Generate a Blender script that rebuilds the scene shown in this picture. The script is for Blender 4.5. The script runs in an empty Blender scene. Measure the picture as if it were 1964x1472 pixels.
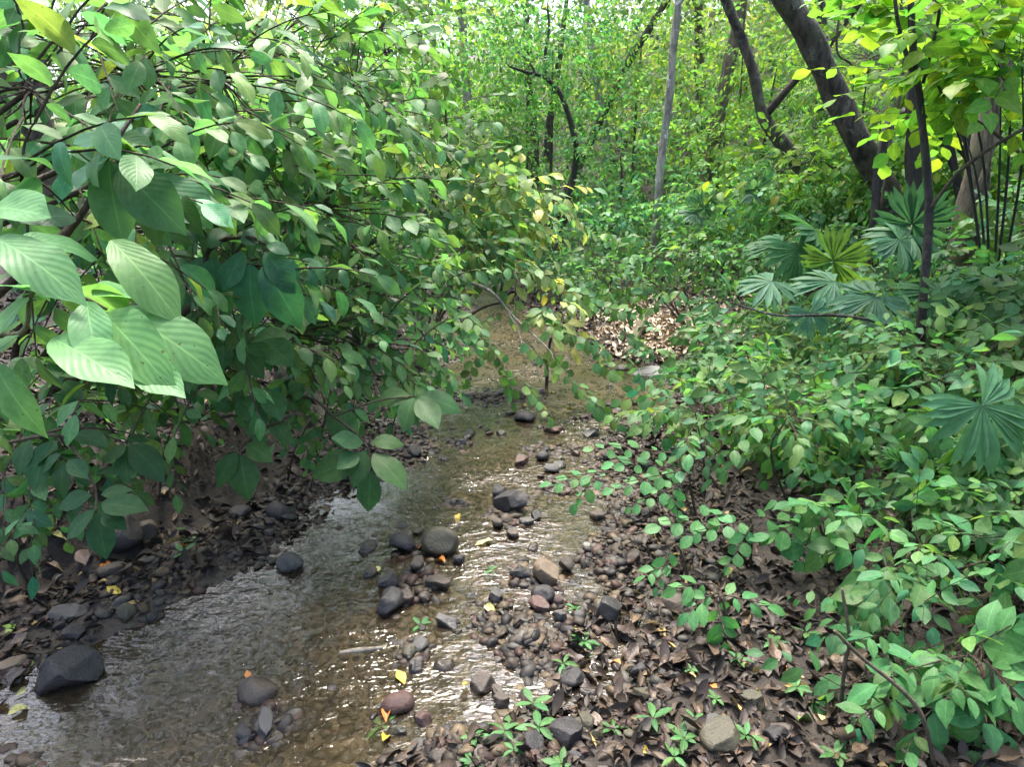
import bpy, math, random
import numpy as np
from mathutils import Matrix, Vector

# ------------------------------------------------------------------ camera, sky, sun, exposure
W, H, F = 1964.0, 1472.0, 1280.0
CAM = np.array([0.0, 0.0, 1.6])
PITCH = math.radians(16)
SUN_EL, SUN_AZ = math.radians(72), math.radians(-6)      # azimuth from +Y towards +X
SUNV = np.array([math.cos(SUN_EL) * math.sin(SUN_AZ), math.cos(SUN_EL) * math.cos(SUN_AZ), math.sin(SUN_EL)])

sc = bpy.context.scene
COL = sc.collection
cam_d = bpy.data.cameras.new('camera')
cam_d.sensor_width = 36.0
cam_d.lens = F / W * 36.0
cam_d.clip_start = 0.05
cam_d.clip_end = 1000
cam_o = bpy.data.objects.new('camera', cam_d)
cam_o.location = CAM
cam_o.rotation_euler = (math.pi / 2 - PITCH, 0, 0)
COL.objects.link(cam_o)
sc.camera = cam_o

world = bpy.data.worlds.new("World")
sc.world = world
world.use_nodes = True
wn = world.node_tree
sky = wn.nodes.new('ShaderNodeTexSky')
sky.sky_type = 'NISHITA'
sky.sun_disc = False
sky.sun_elevation = SUN_EL
sky.sun_rotation = SUN_AZ
sky.air_density = 1.0
sky.dust_density = 6.0
sky.ozone_density = 1.0
bg = wn.nodes['Background']
bg.inputs['Strength'].default_value = 0.15
wn.links.new(sky.outputs[0], bg.inputs['Color'])

sun_d = bpy.data.lights.new('sun', 'SUN')
sun_d.energy = 1.5
sun_d.angle = math.radians(11)
sun_d.color = (1.0, 0.95, 0.86)
sun_o = bpy.data.objects.new('sun', sun_d)
sun_o.rotation_euler = Vector(SUNV).to_track_quat('Z', 'Y').to_euler()
COL.objects.link(sun_o)

sc.view_settings.view_transform = 'Standard'
sc.view_settings.look = 'None'
sc.view_settings.gamma = 1.0
sc.view_settings.exposure = 2.45
sc.view_settings.use_curve_mapping = False
cy = sc.cycles
cy.use_denoising = True
cy.max_bounces = 8
cy.diffuse_bounces = 4
cy.glossy_bounces = 3
cy.transmission_bounces = 6
cy.transparent_max_bounces = 12
cy.caustics_reflective = False
cy.caustics_refractive = False
cy.sample_clamp_indirect = 6.0

rng = np.random.default_rng(7)
RND = random.Random(7)


# ------------------------------------------------------------------ photograph -> place
def ray(px, py):
    xc, yc = (px - W / 2) / F, (H / 2 - py) / F
    return np.array([xc, math.cos(PITCH) + yc * math.sin(PITCH), -math.sin(PITCH) + yc * math.cos(PITCH)])


def at(px, py, Y):
    d = ray(px, py)
    return CAM + d * (Y / d[1])


def flat(px, py, z=0.0):
    d = ray(px, py)
    return CAM + d * ((z - CAM[2]) / d[2])


def unit(v):
    v = np.asarray(v, float)
    return v / np.maximum(np.linalg.norm(v, axis=-1, keepdims=True), 1e-9)


def sst(a, b, x):
    t = np.clip((x - a) / (b - a), 0, 1)
    return t * t * (3 - 2 * t)


def bumps(x, y, s, seed, n=7):
    r = np.random.default_rng(seed)
    out = 0
    for i in range(n):
        a = r.uniform(0, 2 * math.pi)
        f = s * r.uniform(0.6, 1.7)
        out = out + np.sin((x * math.cos(a) + y * math.sin(a)) * f + r.uniform(0, 6.28))
    return out / n


EL = [flat(*p) for p in [(0, 1440), (0, 1330), (190, 1230), (300, 1150), (480, 1090), (560, 1040), (700, 960), (760, 880),
                         (780, 800), (830, 740), (880, 680), (900, 600), (880, 560), (870, 540)]]
ER = [flat(*p) for p in [(700, 1472), (880, 1440), (1060, 1330), (1080, 1240), (1190, 1150), (1210, 1080), (1250, 1000),
                         (1200, 920), (1180, 860), (1310, 800), (1290, 745), (1310, 710), (1180, 690), (1050, 620), (960, 560), (930, 540)]]
LY = np.array([-6, -3, 0] + [p[1] for p in EL] + [14.5, 18, 25, 60])
LX = np.array([-4.5, -3, -1.75] + [p[0] for p in EL] + [-1.9, -4.2, -10, -40])
RY = np.array([-6, -3, 0] + [p[1] for p in ER] + [14.5, 18, 25, 60])
RX = np.array([-3.7, -2.2, -1.0] + [p[0] for p in ER] + [-1.1, -3.2, -8.5, -38])


HEAPS = [(880, 850, 60, 30), (870, 960, 50, 40), (1090, 940, 60, 40), (1010, 1240, 40, 40), (860, 1440, 50, 30), (500, 1400, 60, 40), (790, 1060, 80, 50), (800, 1130, 70, 40), (1030, 1110, 90, 40), (1160, 1070, 70, 60), (900, 1330, 80, 50), (790, 1250, 40, 60), (980, 990, 60, 40), (1050, 860, 90, 60),
         (1180, 800, 80, 50), (950, 1180, 90, 40), (1100, 1180, 60, 30), (760, 1400, 60, 50), (1200, 990, 60, 50), (940, 770, 70, 30)]
BARS = [(flat(q[0], q[1]), q[2] / F * np.linalg.norm(flat(q[0], q[1]) - CAM)) for q in HEAPS if q[0] not in (900, 1100)]


def bars(x, y):
    out = 0
    for c, r in BARS:
        out = np.maximum(out, np.exp(-((x - c[0]) ** 2 + ((y - c[1]) * .75) ** 2) / (r * r)))
    return .062 * out


def height(x, y):
    x = np.asarray(x, float)
    y = np.asarray(y, float)
    L = np.interp(y, LY, LX)
    R = np.interp(y, RY, RX)
    dl, dr = L - x, x - R
    wob = 0.06 * bumps(x, y, 5, 3)
    dl = dl + wob
    dr = dr + wob
    inside = np.minimum(-dl, -dr)
    h = -0.065 * sst(0.0, 0.35, inside) + bars(x, y) + 0.045 * bumps(x, y, 7, 5) + 0.012 * bumps(x, y, 30, 6)
    d = np.maximum(dl, 0)
    far = sst(4, 8, y)
    o1 = 0.55 - 0.25 * far
    h = h + 0.06 * np.minimum(d, 1) + 0.34 * sst(o1, o1 + 0.4, d) + 0.22 * np.maximum(d - 1, 0) * (1 - 0.5 * sst(6, 20, d)) * sst(0, 2, y + 1)
    e = np.maximum(dr, 0)
    foot = 1.25 - 0.6 * sst(2, 5, y) + 0.75 * sst(5.2, 6.4, y) * (1 - sst(8.6, 10.5, y))
    k = np.maximum(e - foot, 0)
    h = h + 0.08 * np.minimum(e, 1.2) + 0.43 * k - 0.16 * np.maximum(k - 5, 0) - 0.17 * np.maximum(k - 20, 0)
    out = np.maximum(np.maximum(dl, dr), 0)
    back = np.maximum(y - 12.5, 0)
    h = h + sst(0, 1.5, out) * (0.11 * back - 0.06 * np.maximum(back - 60, 0))
    h = h + sst(0.2, 1.5, out) * (0.06 * bumps(x, y, 2.0, 8) + 0.12 * bumps(x, y, .6, 9))
    return h


def hz(x, y):
    return float(height(np.array([x]), np.array([y]))[0])


def on_ground(px, py):
    d = ray(px, py)
    ts = np.concatenate([np.arange(0.5, 8, 0.01), np.arange(8, 60, 0.05)])
    P = CAM[None] + d[None] * ts[:, None]
    hit = np.nonzero(P[:, 2] < height(P[:, 0], P[:, 1]))[0]
    i = hit[0] if len(hit) else len(ts) - 1
    return P[i]


# ------------------------------------------------------------------ materials
def newmat(name):
    m = bpy.data.materials.new(name)
    m.use_nodes = True
    nt = m.node_tree
    nt.nodes.clear()
    out = nt.nodes.new('ShaderNodeOutputMaterial')
    return m, nt, out


class N:
    def __init__(s, nt):
        s.nt = nt

    def n(s, t, **kw):
        nd = s.nt.nodes.new(t)
        for k, v in kw.items():
            setattr(nd, k, v)
        return nd

    def math(s, op, a, b=None, c=None):
        nd = s.nt.nodes.new('ShaderNodeMath')
        nd.operation = op
        for i, v in enumerate((a, b, c)):
            if v is None:
                continue
            if isinstance(v, (int, float)):
                nd.inputs[i].default_value = v
            else:
                s.nt.links.new(v, nd.inputs[i])
        return nd.outputs[0]

    def mix(s, f, a, b, blend='MIX'):
        nd = s.nt.nodes.new('ShaderNodeMix')
        nd.data_type = 'RGBA'
        nd.blend_type = blend
        for i, v in ((0, f), (6, a), (7, b)):
            if isinstance(v, (int, float)):
                nd.inputs[i].default_value = v
            elif isinstance(v, (tuple, list)):
                nd.inputs[i].default_value = tuple(v) + (1.0,) * (4 - len(v))
            else:
                s.nt.links.new(v, nd.inputs[i])
        return nd.outputs[2]

    def noise(s, scale, detail=4, vec=None, rough=0.55, dist=0.0):
        nd = s.nt.nodes.new('ShaderNodeTexNoise')
        nd.inputs['Scale'].default_value = scale
        nd.inputs['Detail'].default_value = detail
        nd.inputs['Roughness'].default_value = rough
        nd.inputs['Distortion'].default_value = dist
        if vec is not None:
            s.nt.links.new(vec, nd.inputs['Vector'])
        return nd.outputs[0]

    def ramp(s, fac, stops):
        nd = s.nt.nodes.new('ShaderNodeValToRGB')
        cr = nd.color_ramp
        while len(cr.elements) < len(stops):
            cr.elements.new(0.5)
        for e, (p, c) in zip(cr.elements, stops):
            e.position = p
            e.color = tuple(c) + (1.0,) * (4 - len(c))
        s.nt.links.new(fac, nd.inputs[0])
        return nd.outputs[0]

    def bump(s, h, strength, dist):
        nd = s.nt.nodes.new('ShaderNodeBump')
        nd.inputs['Strength'].default_value = strength
        nd.inputs['Distance'].default_value = dist
        s.nt.links.new(h, nd.inputs['Height'])
        return nd.outputs[0]

    def link(s, a, b):
        s.nt.links.new(a, b)


def leaf_material(name, joined, nveins=9, vein=1.0, rough=0.48, trans=0.42, spec=0.22):
    m, nt, out = newmat(name)
    g = N(nt)
    if joined:
        a = g.n('ShaderNodeAttribute')
        a.attribute_name = 'col'
        base = a.outputs['Color']
    else:
        oi = g.n('ShaderNodeObjectInfo')
        base = oi.outputs['Color']
    uv = g.n('ShaderNodeUVMap')
    sp = g.n('ShaderNodeSeparateXYZ')
    g.link(uv.outputs[0], sp.inputs[0])
    u = g.math('ABSOLUTE', g.math('MULTIPLY', g.math('SUBTRACT', sp.outputs[0], 0.5), 2.0))
    lat = g.math('PINGPONG', g.math('SUBTRACT', g.math('MULTIPLY', sp.outputs[1], float(nveins)), g.math('MULTIPLY', u, 3.4)), 0.5)  # 0 at vein
    latv = g.math('SUBTRACT', 1.0, g.math('SMOOTH_MIN', g.math('MULTIPLY', lat, 15.0), 1.0, 0.1))
    mid = g.math('SUBTRACT', 1.0, g.math('MINIMUM', g.math('MULTIPLY', u, 16.0), 1.0))
    vv = g.math('MAXIMUM', g.math('MULTIPLY', latv, 0.2 * vein), mid)
    geo = g.n('ShaderNodeNewGeometry')
    tc = g.n('ShaderNodeTexCoord')
    nz = g.noise(9.0 if joined else 5.0, 4, tc.outputs['Object'])
    blot = g.ramp(nz, [(0.32, (0.72, 0.75, 0.7)), (0.5, (1, 1, 1)), (0.7, (1.22, 1.15, 1.05))])
    c1 = g.mix(1.0, base, blot, 'MULTIPLY')
    n5 = g.noise(26.0 if joined else 17.0, 2, tc.outputs['Object'])
    spot = g.ramp(n5, [(0.70, (0, 0, 0)), (0.74, (1, 1, 1))])
    c1 = g.mix(g.math('MULTIPLY', spot, .75), c1, (.07, .045, .015))
    pale = g.mix(1.0, c1, (1.9, 1.7, 1.7), 'MULTIPLY')
    c2 = g.mix(g.math('MULTIPLY', vv, 0.7), c1, pale)
    under = g.mix(1.0, c2, (1.35, 1.25, 1.3), 'MULTIPLY')
    c3 = g.mix(geo.outputs['Backfacing'], c2, under)
    pb = g.n('ShaderNodeBsdfPrincipled')
    g.link(c3, pb.inputs['Base Color'])
    rr = g.math('ADD', g.math('MULTIPLY', geo.outputs['Backfacing'], 0.3), rough)
    g.link(rr, pb.inputs['Roughness'])
    pb.inputs['Specular IOR Level'].default_value = spec
    if not joined:
        hgt = g.math('ADD', g.math('MULTIPLY', lat, 1.0 * vein), g.math('MULTIPLY', mid, -0.5))
        g.link(g.bump(hgt, 0.10, 0.010), pb.inputs['Normal'])
    tr = g.n('ShaderNodeBsdfTranslucent')
    tcol = g.mix(1.0, c3, (1.32, 1.52, 0.72), 'MULTIPLY')
    g.link(tcol, tr.inputs['Color'])
    mx = g.n('ShaderNodeMixShader')
    mx.inputs[0].default_value = trans
    g.link(pb.outputs[0], mx.inputs[1])
    g.link(tr.outputs[0], mx.inputs[2])
    g.link(mx.outputs[0], out.inputs[0])
    return m


M_LEAF = leaf_material('leaf_surface', False)
M_PLEAT = leaf_material('pleated_leaf_surface', False, nveins=9, vein=1.2, rough=0.44)
M_PALM = leaf_material('palm_leaf_surface', False, nveins=0, vein=0.0, rough=0.5, trans=0.35, spec=.15)
M_FOL = leaf_material('foliage_surface', True, rough=0.5, trans=0.52)


def bark_material(name, dark, light, patch=None, scale=14.0, moss=None, rough=0.85):
    m, nt, out = newmat(name)
    g = N(nt)
    tc = g.n('ShaderNodeTexCoord')
    mp = g.n('ShaderNodeMapping')
    mp.inputs['Scale'].default_value = (1, 1, 0.3)
    g.link(tc.outputs['Object'], mp.inputs[0])
    n1 = g.noise(scale, 6, mp.outputs[0], 0.65)
    c = g.ramp(n1, [(0.38, dark), (0.62, light)])
    if patch:
        n2 = g.noise(5.0, 5, tc.outputs['Object'], 0.7, 0.6)
        f = g.ramp(n2, [(0.56, (0, 0, 0)), (0.62, (1, 1, 1))])
        c = g.mix(f, c, patch)
    if moss:
        n3 = g.noise(3.0, 4, tc.outputs['Object'])
        f = g.ramp(n3, [(0.5, (0, 0, 0)), (0.65, (.8, .8, .8))])
        c = g.mix(f, c, moss)
    pb = g.n('ShaderNodeBsdfPrincipled')
    g.link(c, pb.inputs['Base Color'])
    pb.inputs['Roughness'].default_value = rough
    n4 = g.noise(scale * 3, 6, mp.outputs[0], 0.7)
    g.link(g.bump(g.math('ADD', n4, g.math('MULTIPLY', n1, 1.5)), 1.0, 0.03), pb.inputs['Normal'])
    g.link(pb.outputs[0], out.inputs[0])
    return m


M_BARK = bark_material('dark_bark', (.010, .008, .006), (.085, .068, .05), patch=(.12, .115, .09), moss=(.045, .055, .02))
M_BARKMOSS = bark_material('mossy_bark', (.012, .01, .007), (.055, .042, .025), moss=(.06, .075, .015))
M_PALEBARK = bark_material('pale_bark', (.13, .12, .095), (.34, .32, .27), patch=(.55, .56, .52))
M_BROWNBARK = bark_material('tan_bark', (.06, .045, .03), (.18, .14, .095), moss=(.09, .1, .04))
M_STEM = bark_material('twig_bark', (.035, .027, .017), (.12, .09, .055), scale=30)
M_GREENSTEM = bark_material('green_twig', (.09, .10, .03), (.20, .19, .07), scale=30, rough=0.6)
M_DEADWOOD = bark_material('dead_wood', (.2, .17, .13), (.42, .38, .31), scale=25)
M_DARKWOOD = bark_material('wet_wood', (.008, .006, .005), (.03, .022, .017), scale=22, rough=0.5)


def stone_material():
    m, nt, out = newmat('river_stone_surface')
    g = N(nt)
    oi = g.n('ShaderNodeObjectInfo')
    tc = g.n('ShaderNodeTexCoord')
    n1 = g.noise(2.2, 7, tc.outputs['Object'], 0.65)
    f = g.ramp(n1, [(0.3, (0.5, 0.5, 0.5)), (0.55, (1, 1, 1)), (0.75, (1.7, 1.65, 1.55))])
    c = g.mix(1.0, oi.outputs['Color'], f, 'MULTIPLY')
    n2 = g.noise(30, 3, tc.outputs['Object'])
    sp = g.ramp(n2, [(0.62, (1, 1, 1)), (0.75, (1.2, 1.18, 1.1))])
    c = g.mix(1.0, c, sp, 'MULTIPLY')
    geo = g.n('ShaderNodeNewGeometry')
    sp3 = g.n('ShaderNodeSeparateXYZ')
    g.link(geo.outputs['Position'], sp3.inputs[0])
    wz = g.math('ADD', sp3.outputs[2], g.math('MULTIPLY', g.math('SUBTRACT', n1, .5), .06))
    wet = g.ramp(g.math('MULTIPLY', wz, 10.0), [(0.15, (1, 1, 1)), (0.32, (0, 0, 0))])
    c = g.mix(wet, c, g.mix(1.0, c, (.5, .48, .46), 'MULTIPLY'))
    pb = g.n('ShaderNodeBsdfPrincipled')
    g.link(c, pb.inputs['Base Color'])
    rg = g.ramp(n1, [(0.3, (.4, .4, .4)), (0.7, (.75, .75, .75))])
    g.link(g.math('MULTIPLY', rg, g.math('SUBTRACT', 1.0, g.math('MULTIPLY', wet, .6))), pb.inputs['Roughness'])
    hh = g.math('ADD', n1, g.math('MULTIPLY', n2, 0.25))
    g.link(g.bump(hh, 0.35, 0.06), pb.inputs['Normal'])
    g.link(pb.outputs[0], out.inputs[0])
    return m


M_STONE = stone_material()


def attr_material(name, rough, spec=0.4, bump=None):
    m, nt, out = newmat(name)
    g = N(nt)
    a = g.n('ShaderNodeAttribute')
    a.attribute_name = 'col'
    tc = g.n('ShaderNodeTexCoord')
    n1 = g.noise(40, 4, tc.outputs['Object'])
    f = g.ramp(n1, [(0.3, (.6, .6, .6)), (0.7, (1.35, 1.3, 1.25))])
    c = g.mix(1.0, a.outputs['Color'], f, 'MULTIPLY')
    pb = g.n('ShaderNodeBsdfPrincipled')
    g.link(c, pb.inputs['Base Color'])
    pb.inputs['Roughness'].default_value = rough
    pb.inputs['Specular IOR Level'].default_value = spec
    if bump:
        g.link(g.bump(n1, 0.5, bump), pb.inputs['Normal'])
    g.link(pb.outputs[0], out.inputs[0])
    return m


M_LITTER = attr_material('leaf_litter_surface', 0.6, 0.35, 0.004)
M_GRAVEL = attr_material('gravel_surface', 0.6, 0.3, 0.006)


def dead_leaf_material():
    m, nt, out = newmat('fallen_leaf_surface')
    g = N(nt)
    oi = g.n('ShaderNodeObjectInfo')
    tc = g.n('ShaderNodeTexCoord')
    n1 = g.noise(6, 4, tc.outputs['Object'])
    f = g.ramp(n1, [(0.35, (.6, .52, .45)), (0.5, (1, 1, 1)), (0.7, (1.2, 1.15, 1.1))])
    c = g.mix(1.0, oi.outputs['Color'], f, 'MULTIPLY')
    pb = g.n('ShaderNodeBsdfPrincipled')
    g.link(c, pb.inputs['Base Color'])
    pb.inputs['Roughness'].default_value = 0.5
    g.link(g.bump(n1, 0.3, 0.02), pb.inputs['Normal'])
    g.link(pb.outputs[0], out.inputs[0])
    return m


M_DEADLEAF = dead_leaf_material()


def ground_material():
    m, nt, out = newmat('forest_floor_surface')
    g = N(nt)
    geo = g.n('ShaderNodeNewGeometry')
    sp = g.n('ShaderNodeSeparateXYZ')
    g.link(geo.outputs['Position'], sp.inputs[0])
    pos = geo.outputs['Position']
    n1 = g.noise(1.6, 6, pos, 0.6)
    n2 = g.noise(22, 6, pos, 0.7)
    soil = g.ramp(n2, [(0.3, (.008, .006, .005)), (0.5, (.02, .015, .011)), (0.72, (.05, .037, .027))])
    sand = g.ramp(n2, [(0.3, (.045, .034, .02)), (0.5, (.098, .074, .043)), (0.72, (.16, .125, .078))])
    grey = g.ramp(n2, [(0.3, (.03, .027, .022)), (0.7, (.10, .088, .07))])
    bed = g.mix(g.ramp(n1, [(0.46, (0, 0, 0)), (0.56, (1, 1, 1))]), grey, sand)
    zz = g.math('ADD', sp.outputs[2], g.math('MULTIPLY', g.math('SUBTRACT', n2, 0.5), 0.05))
    f = g.ramp(g.math('MULTIPLY_ADD', zz, 4.0, 0.5), [(0.42, (0, 0, 0)), (0.62, (1, 1, 1))])
    c = g.mix(f, bed, soil)
    pb = g.n('ShaderNodeBsdfPrincipled')
    g.link(c, pb.inputs['Base Color'])
    pb.inputs['Roughness'].default_value = 0.75
    n3 = g.noise(60, 5, pos, 0.7)
    g.link(g.bump(g.math('ADD', n2, g.math('MULTIPLY', n3, 0.4)), 0.8, 0.03), pb.inputs['Normal'])
    g.link(pb.outputs[0], out.inputs[0])
    return m


def water_material():
    m, nt, out = newmat('stream_water')
    g = N(nt)
    geo = g.n('ShaderNodeNewGeometry')
    mp = g.n('ShaderNodeMapping')
    mp.inputs['Rotation'].default_value = (0, 0, math.radians(35))
    mp.inputs['Scale'].default_value = (1.0, 1.9, 1.0)
    g.link(geo.outputs['Position'], mp.inputs[0])
    n1 = g.noise(11, 2, mp.outputs[0], 0.5, .5)
    n2 = g.noise(34, 2, mp.outputs[0], 0.5, 0.4)
    n3 = g.noise(1.3, 3, geo.outputs['Position'])
    calm = g.ramp(n3, [(0.42, (.3, .3, .3)), (0.6, (1, 1, 1))])
    hgt = g.math('MULTIPLY', g.math('ADD', n1, g.math('MULTIPLY', n2, 0.35)), calm)
    bp = g.bump(hgt, 1.0, 0.015)
    fr = g.n('ShaderNodeFresnel')
    fr.inputs['IOR'].default_value = 1.85
    g.link(bp, fr.inputs['Normal'])
    tr = g.n('ShaderNodeBsdfTransparent')
    tr.inputs['Color'].default_value = (.86, .82, .73, 1)
    gl = g.n('ShaderNodeBsdfGlossy')
    gl.inputs['Roughness'].default_value = 0.07
    g.link(bp, gl.inputs['Normal'])
    mx = g.n('ShaderNodeMixShader')
    g.link(fr.outputs[0], mx.inputs[0])
    silt = g.n('ShaderNodeBsdfDiffuse')
    silt.inputs['Color'].default_value = (.15, .115, .07, 1)
    body = g.n('ShaderNodeMixShader')
    body.inputs[0].default_value = .11
    g.link(tr.outputs[0], body.inputs[1])
    g.link(silt.outputs[0], body.inputs[2])
    g.link(body.outputs[0], mx.inputs[1])
    g.link(gl.outputs[0], mx.inputs[2])
    g.link(mx.outputs[0], out.inputs[0])
    return m


# ------------------------------------------------------------------ mesh helpers
def mesh_quads(name, V, Q, mat, uv=None, col=None, smooth=True):
    """V (n,3), Q (m,4) or (m,3) ints; uv (n,2) per vertex; col (n,3) per vertex"""
    V = np.asarray(V, np.float32)
    Q = np.asarray(Q, np.int32)
    k = Q.shape[1]
    me = bpy.data.meshes.new(name)
    me.vertices.add(len(V))
    me.vertices.foreach_set('co', V.ravel())
    me.loops.add(Q.size)
    me.loops.foreach_set('vertex_index', Q.ravel())
    me.polygons.add(len(Q))
    me.polygons.foreach_set('loop_start', np.arange(0, Q.size, k, dtype=np.int32))
    me.polygons.foreach_set('loop_total', np.full(len(Q), k, np.int32))
    if uv is not None:
        l = me.uv_layers.new(name='UVMap')
        l.data.foreach_set('uv', np.asarray(uv, np.float32)[Q.ravel()].ravel())
    if col is not None:
        a = me.color_attributes.new('col', 'FLOAT_COLOR', 'POINT')
        c = np.ones((len(V), 4), np.float32)
        c[:, :3] = col
        a.data.foreach_set('color', c.ravel())
    if smooth:
        me.polygons.foreach_set('use_smooth', np.ones(len(Q), bool))
    me.update(calc_edges=True)
    if mat:
        me.materials.append(mat)
    return me


def link(name, me, parent=None, color=None):
    o = bpy.data.objects.new(name, me)
    COL.objects.link(o)
    if parent is not None:
        o.parent = parent
    if color is not None:
        o.color = tuple(color) + (1.0,)
    return o


def tag(o, label, cat, group=None, kind=None):
    o['label'] = label
    o['category'] = cat
    if group:
        o['group'] = group
    if kind:
        o['kind'] = kind
    return o


def empty(name, loc, label, cat, group=None):
    o = bpy.data.objects.new(name, None)
    o.empty_display_size = 0.1
    o.location = tuple(float(v) for v in loc)
    COL.objects.link(o)
    return tag(o, label, cat, group)


def grid_uvq(nx, ny):
    u = np.linspace(-1, 1, nx + 1)
    t = np.linspace(0, 1, ny + 1)
    U, T = np.meshgrid(u, t)
    idx = np.arange((nx + 1) * (ny + 1)).reshape(ny + 1, nx + 1)
    Q = np.stack([idx[:-1, :-1], idx[:-1, 1:], idx[1:, 1:], idx[1:, :-1]], -1).reshape(-1, 4)
    return U.ravel(), T.ravel(), Q


class Leaf:
    """A leaf along +Y from (0,0,0) to about y = 1, upper side +Z"""

    def __init__(s, name, mat, prof, nx, ny, fold=0.15, droop=0.2, twist=0.0, pleat=0.0, wave=0.0, npl=11, petiole=0.06, seed=0):
        U, T, Q = grid_uvq(nx, ny)
        r = np.random.default_rng(seed)
        pt = np.array([p[0] for p in prof])
        pw = np.array([p[1] for p in prof])
        w = np.interp(T, pt, pw)
        x = U * w
        z = fold * np.abs(x) - droop * T ** 2 - 0.25 * droop * np.abs(x) * T
        if pleat:
            z = z + pleat * np.cos((T * npl - np.abs(U) * 2.2) * 2 * math.pi) * np.abs(U) ** 0.5 * w / 0.25
        if wave:
            z = z + wave * np.sin(T * 9 + r.uniform(0, 6) + U * 1.5) * U * U * w / 0.25
        if twist:
            z = z + twist * x * T
        y = petiole + T * (1 - petiole) - 0.12 * droop * T ** 2
        s.V = np.stack([x, y, z], -1)
        s.Q = Q
        s.uv = np.stack([U * 0.5 + 0.5, T], -1)
        s.name = name
        s.mesh = mesh_quads(name, s.V, Q, mat, uv=s.uv)


P_OBOV = [(0, .015), (.08, .10), (.25, .185), (.45, .235), (.6, .24), (.74, .20), (.85, .125), (.93, .05), (1, .004)]
P_ELL = [(0, .015), (.08, .10), (.25, .21), (.45, .26), (.65, .23), (.82, .13), (.93, .05), (1, .005)]
P_ROUND = [(0, .02), (.1, .18), (.3, .31), (.5, .36), (.7, .33), (.86, .22), (.95, .11), (1, .01)]
P_LANCE = [(0, .01), (.15, .07), (.4, .125), (.65, .11), (.85, .055), (1, .004)]
P_HEART = [(0, .16), (.1, .30), (.3, .37), (.5, .33), (.7, .22), (.87, .09), (1, .005)]


def variants(name, mat, prof, nx, ny, n=4, **kw):
    out = []
    for i in range(n):
        k = dict(kw)
        k['fold'] = kw.get('fold', .2) * RND.uniform(.3, 1.5)
        k['droop'] = kw.get('droop', .25) * RND.uniform(.2, 1.7)
        k['twist'] = RND.uniform(-.5, .5)
        out.append(Leaf(name, mat, prof, nx, ny, seed=i, **k))
    return out


T_BIG = variants('broad_leaf', M_PLEAT, P_OBOV, 4, 12, 5, fold=.30, droop=.42, wave=.03)
T_MID = variants('leaf', M_LEAF, P_ELL, 4, 6, 5, fold=.2, droop=.28, wave=.025)
T_ROUND = variants('leaf', M_LEAF, P_ROUND, 4, 5, 4, fold=.15, droop=.2, wave=.02)
T_LANCE = variants('leaf', M_LEAF, P_LANCE, 2, 6, 4, fold=.3, droop=.35)
T_HEART = variants('leaf', M_LEAF, P_HEART, 4, 6, 4, fold=.15, droop=.3, wave=.02)
# low versions for the joined masses
L_MID = variants('low_leaf', M_FOL, [(0, .03), (.33, .23), (.67, .22), (1, .01)], 2, 3, 4, fold=.25, droop=.3)
L_ROUND = variants('low_leaf', M_FOL, [(0, .05), (.33, .33), (.67, .34), (1, .03)], 2, 3, 3, fold=.2, droop=.25)
L_FAR = variants('far_leaf', M_FOL, [(0, .04), (.45, .27), (1, .01)], 1, 2, 3, fold=.3, droop=.35)
L_LANCE = variants('low_leaf', M_FOL, [(0, .02), (.33, .12), (.67, .11), (1, .005)], 2, 3, 3, fold=.3, droop=.4)
SPEC = {'big': (T_BIG, L_MID), 'mid': (T_MID, L_MID), 'round': (T_ROUND, L_ROUND), 'lance': (T_LANCE, L_LANCE),
        'heart': (T_HEART, L_ROUND), 'far': (T_MID, L_FAR)}


def leaf_matrix(base, d, n, length, wid=1.0):
    """arrays (N,3),(N,3),(N,3),(N,) -> (N,4,4)"""
    d = unit(d)
    n = n - (n * d).sum(-1, keepdims=True) * d
    n = unit(n)
    x = np.cross(d, n)
    M = np.zeros((len(base), 4, 4))
    ln = np.asarray(length)[:, None]
    M[:, :3, 0] = x * ln * wid
    M[:, :3, 1] = d * ln
    M[:, :3, 2] = n * ln
    M[:, :3, 3] = base
    M[:, 3, 3] = 1
    return M


def joined_leaves(name, temps, M, cols, mat, parent=None, org=(0, 0, 0)):
    org = np.asarray(org, float)
    which = rng.integers(0, len(temps), len(M))
    Vs, Qs, Us, Cs, off = [], [], [], [], 0
    for i, t in enumerate(temps):
        sel = np.nonzero(which == i)[0]
        if not len(sel):
            continue
        m = M[sel]
        v = np.einsum('nij,kj->nki', m[:, :3, :3], t.V) + m[:, None, :3, 3] - org
        k = len(t.V)
        Vs.append(v.reshape(-1, 3))
        Qs.append((t.Q[None] + (np.arange(len(sel)) * k)[:, None, None]).reshape(-1, 4) + off)
        Us.append(np.tile(t.uv, (len(sel), 1)))
        Cs.append(np.repeat(cols[sel], k, 0))
        off += len(sel) * k
    me = mesh_quads(name, np.concatenate(Vs), np.concatenate(Qs), mat, uv=np.concatenate(Us), col=np.concatenate(Cs))
    o = link(name, me, parent)
    return o


def leaf_objects(name, temps, M, cols, parent, org):
    org = np.asarray(org, float)
    for i in range(len(M)):
        t = temps[RND.randrange(len(temps))]
        m = M[i].copy()
        m[:3, 3] -= org
        o = bpy.data.objects.new(name, t.mesh)
        o.matrix_basis = Matrix(m.tolist())
        o.parent = parent
        o.color = (float(cols[i][0]), float(cols[i][1]), float(cols[i][2]), 1.0)
        COL.objects.link(o)


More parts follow.
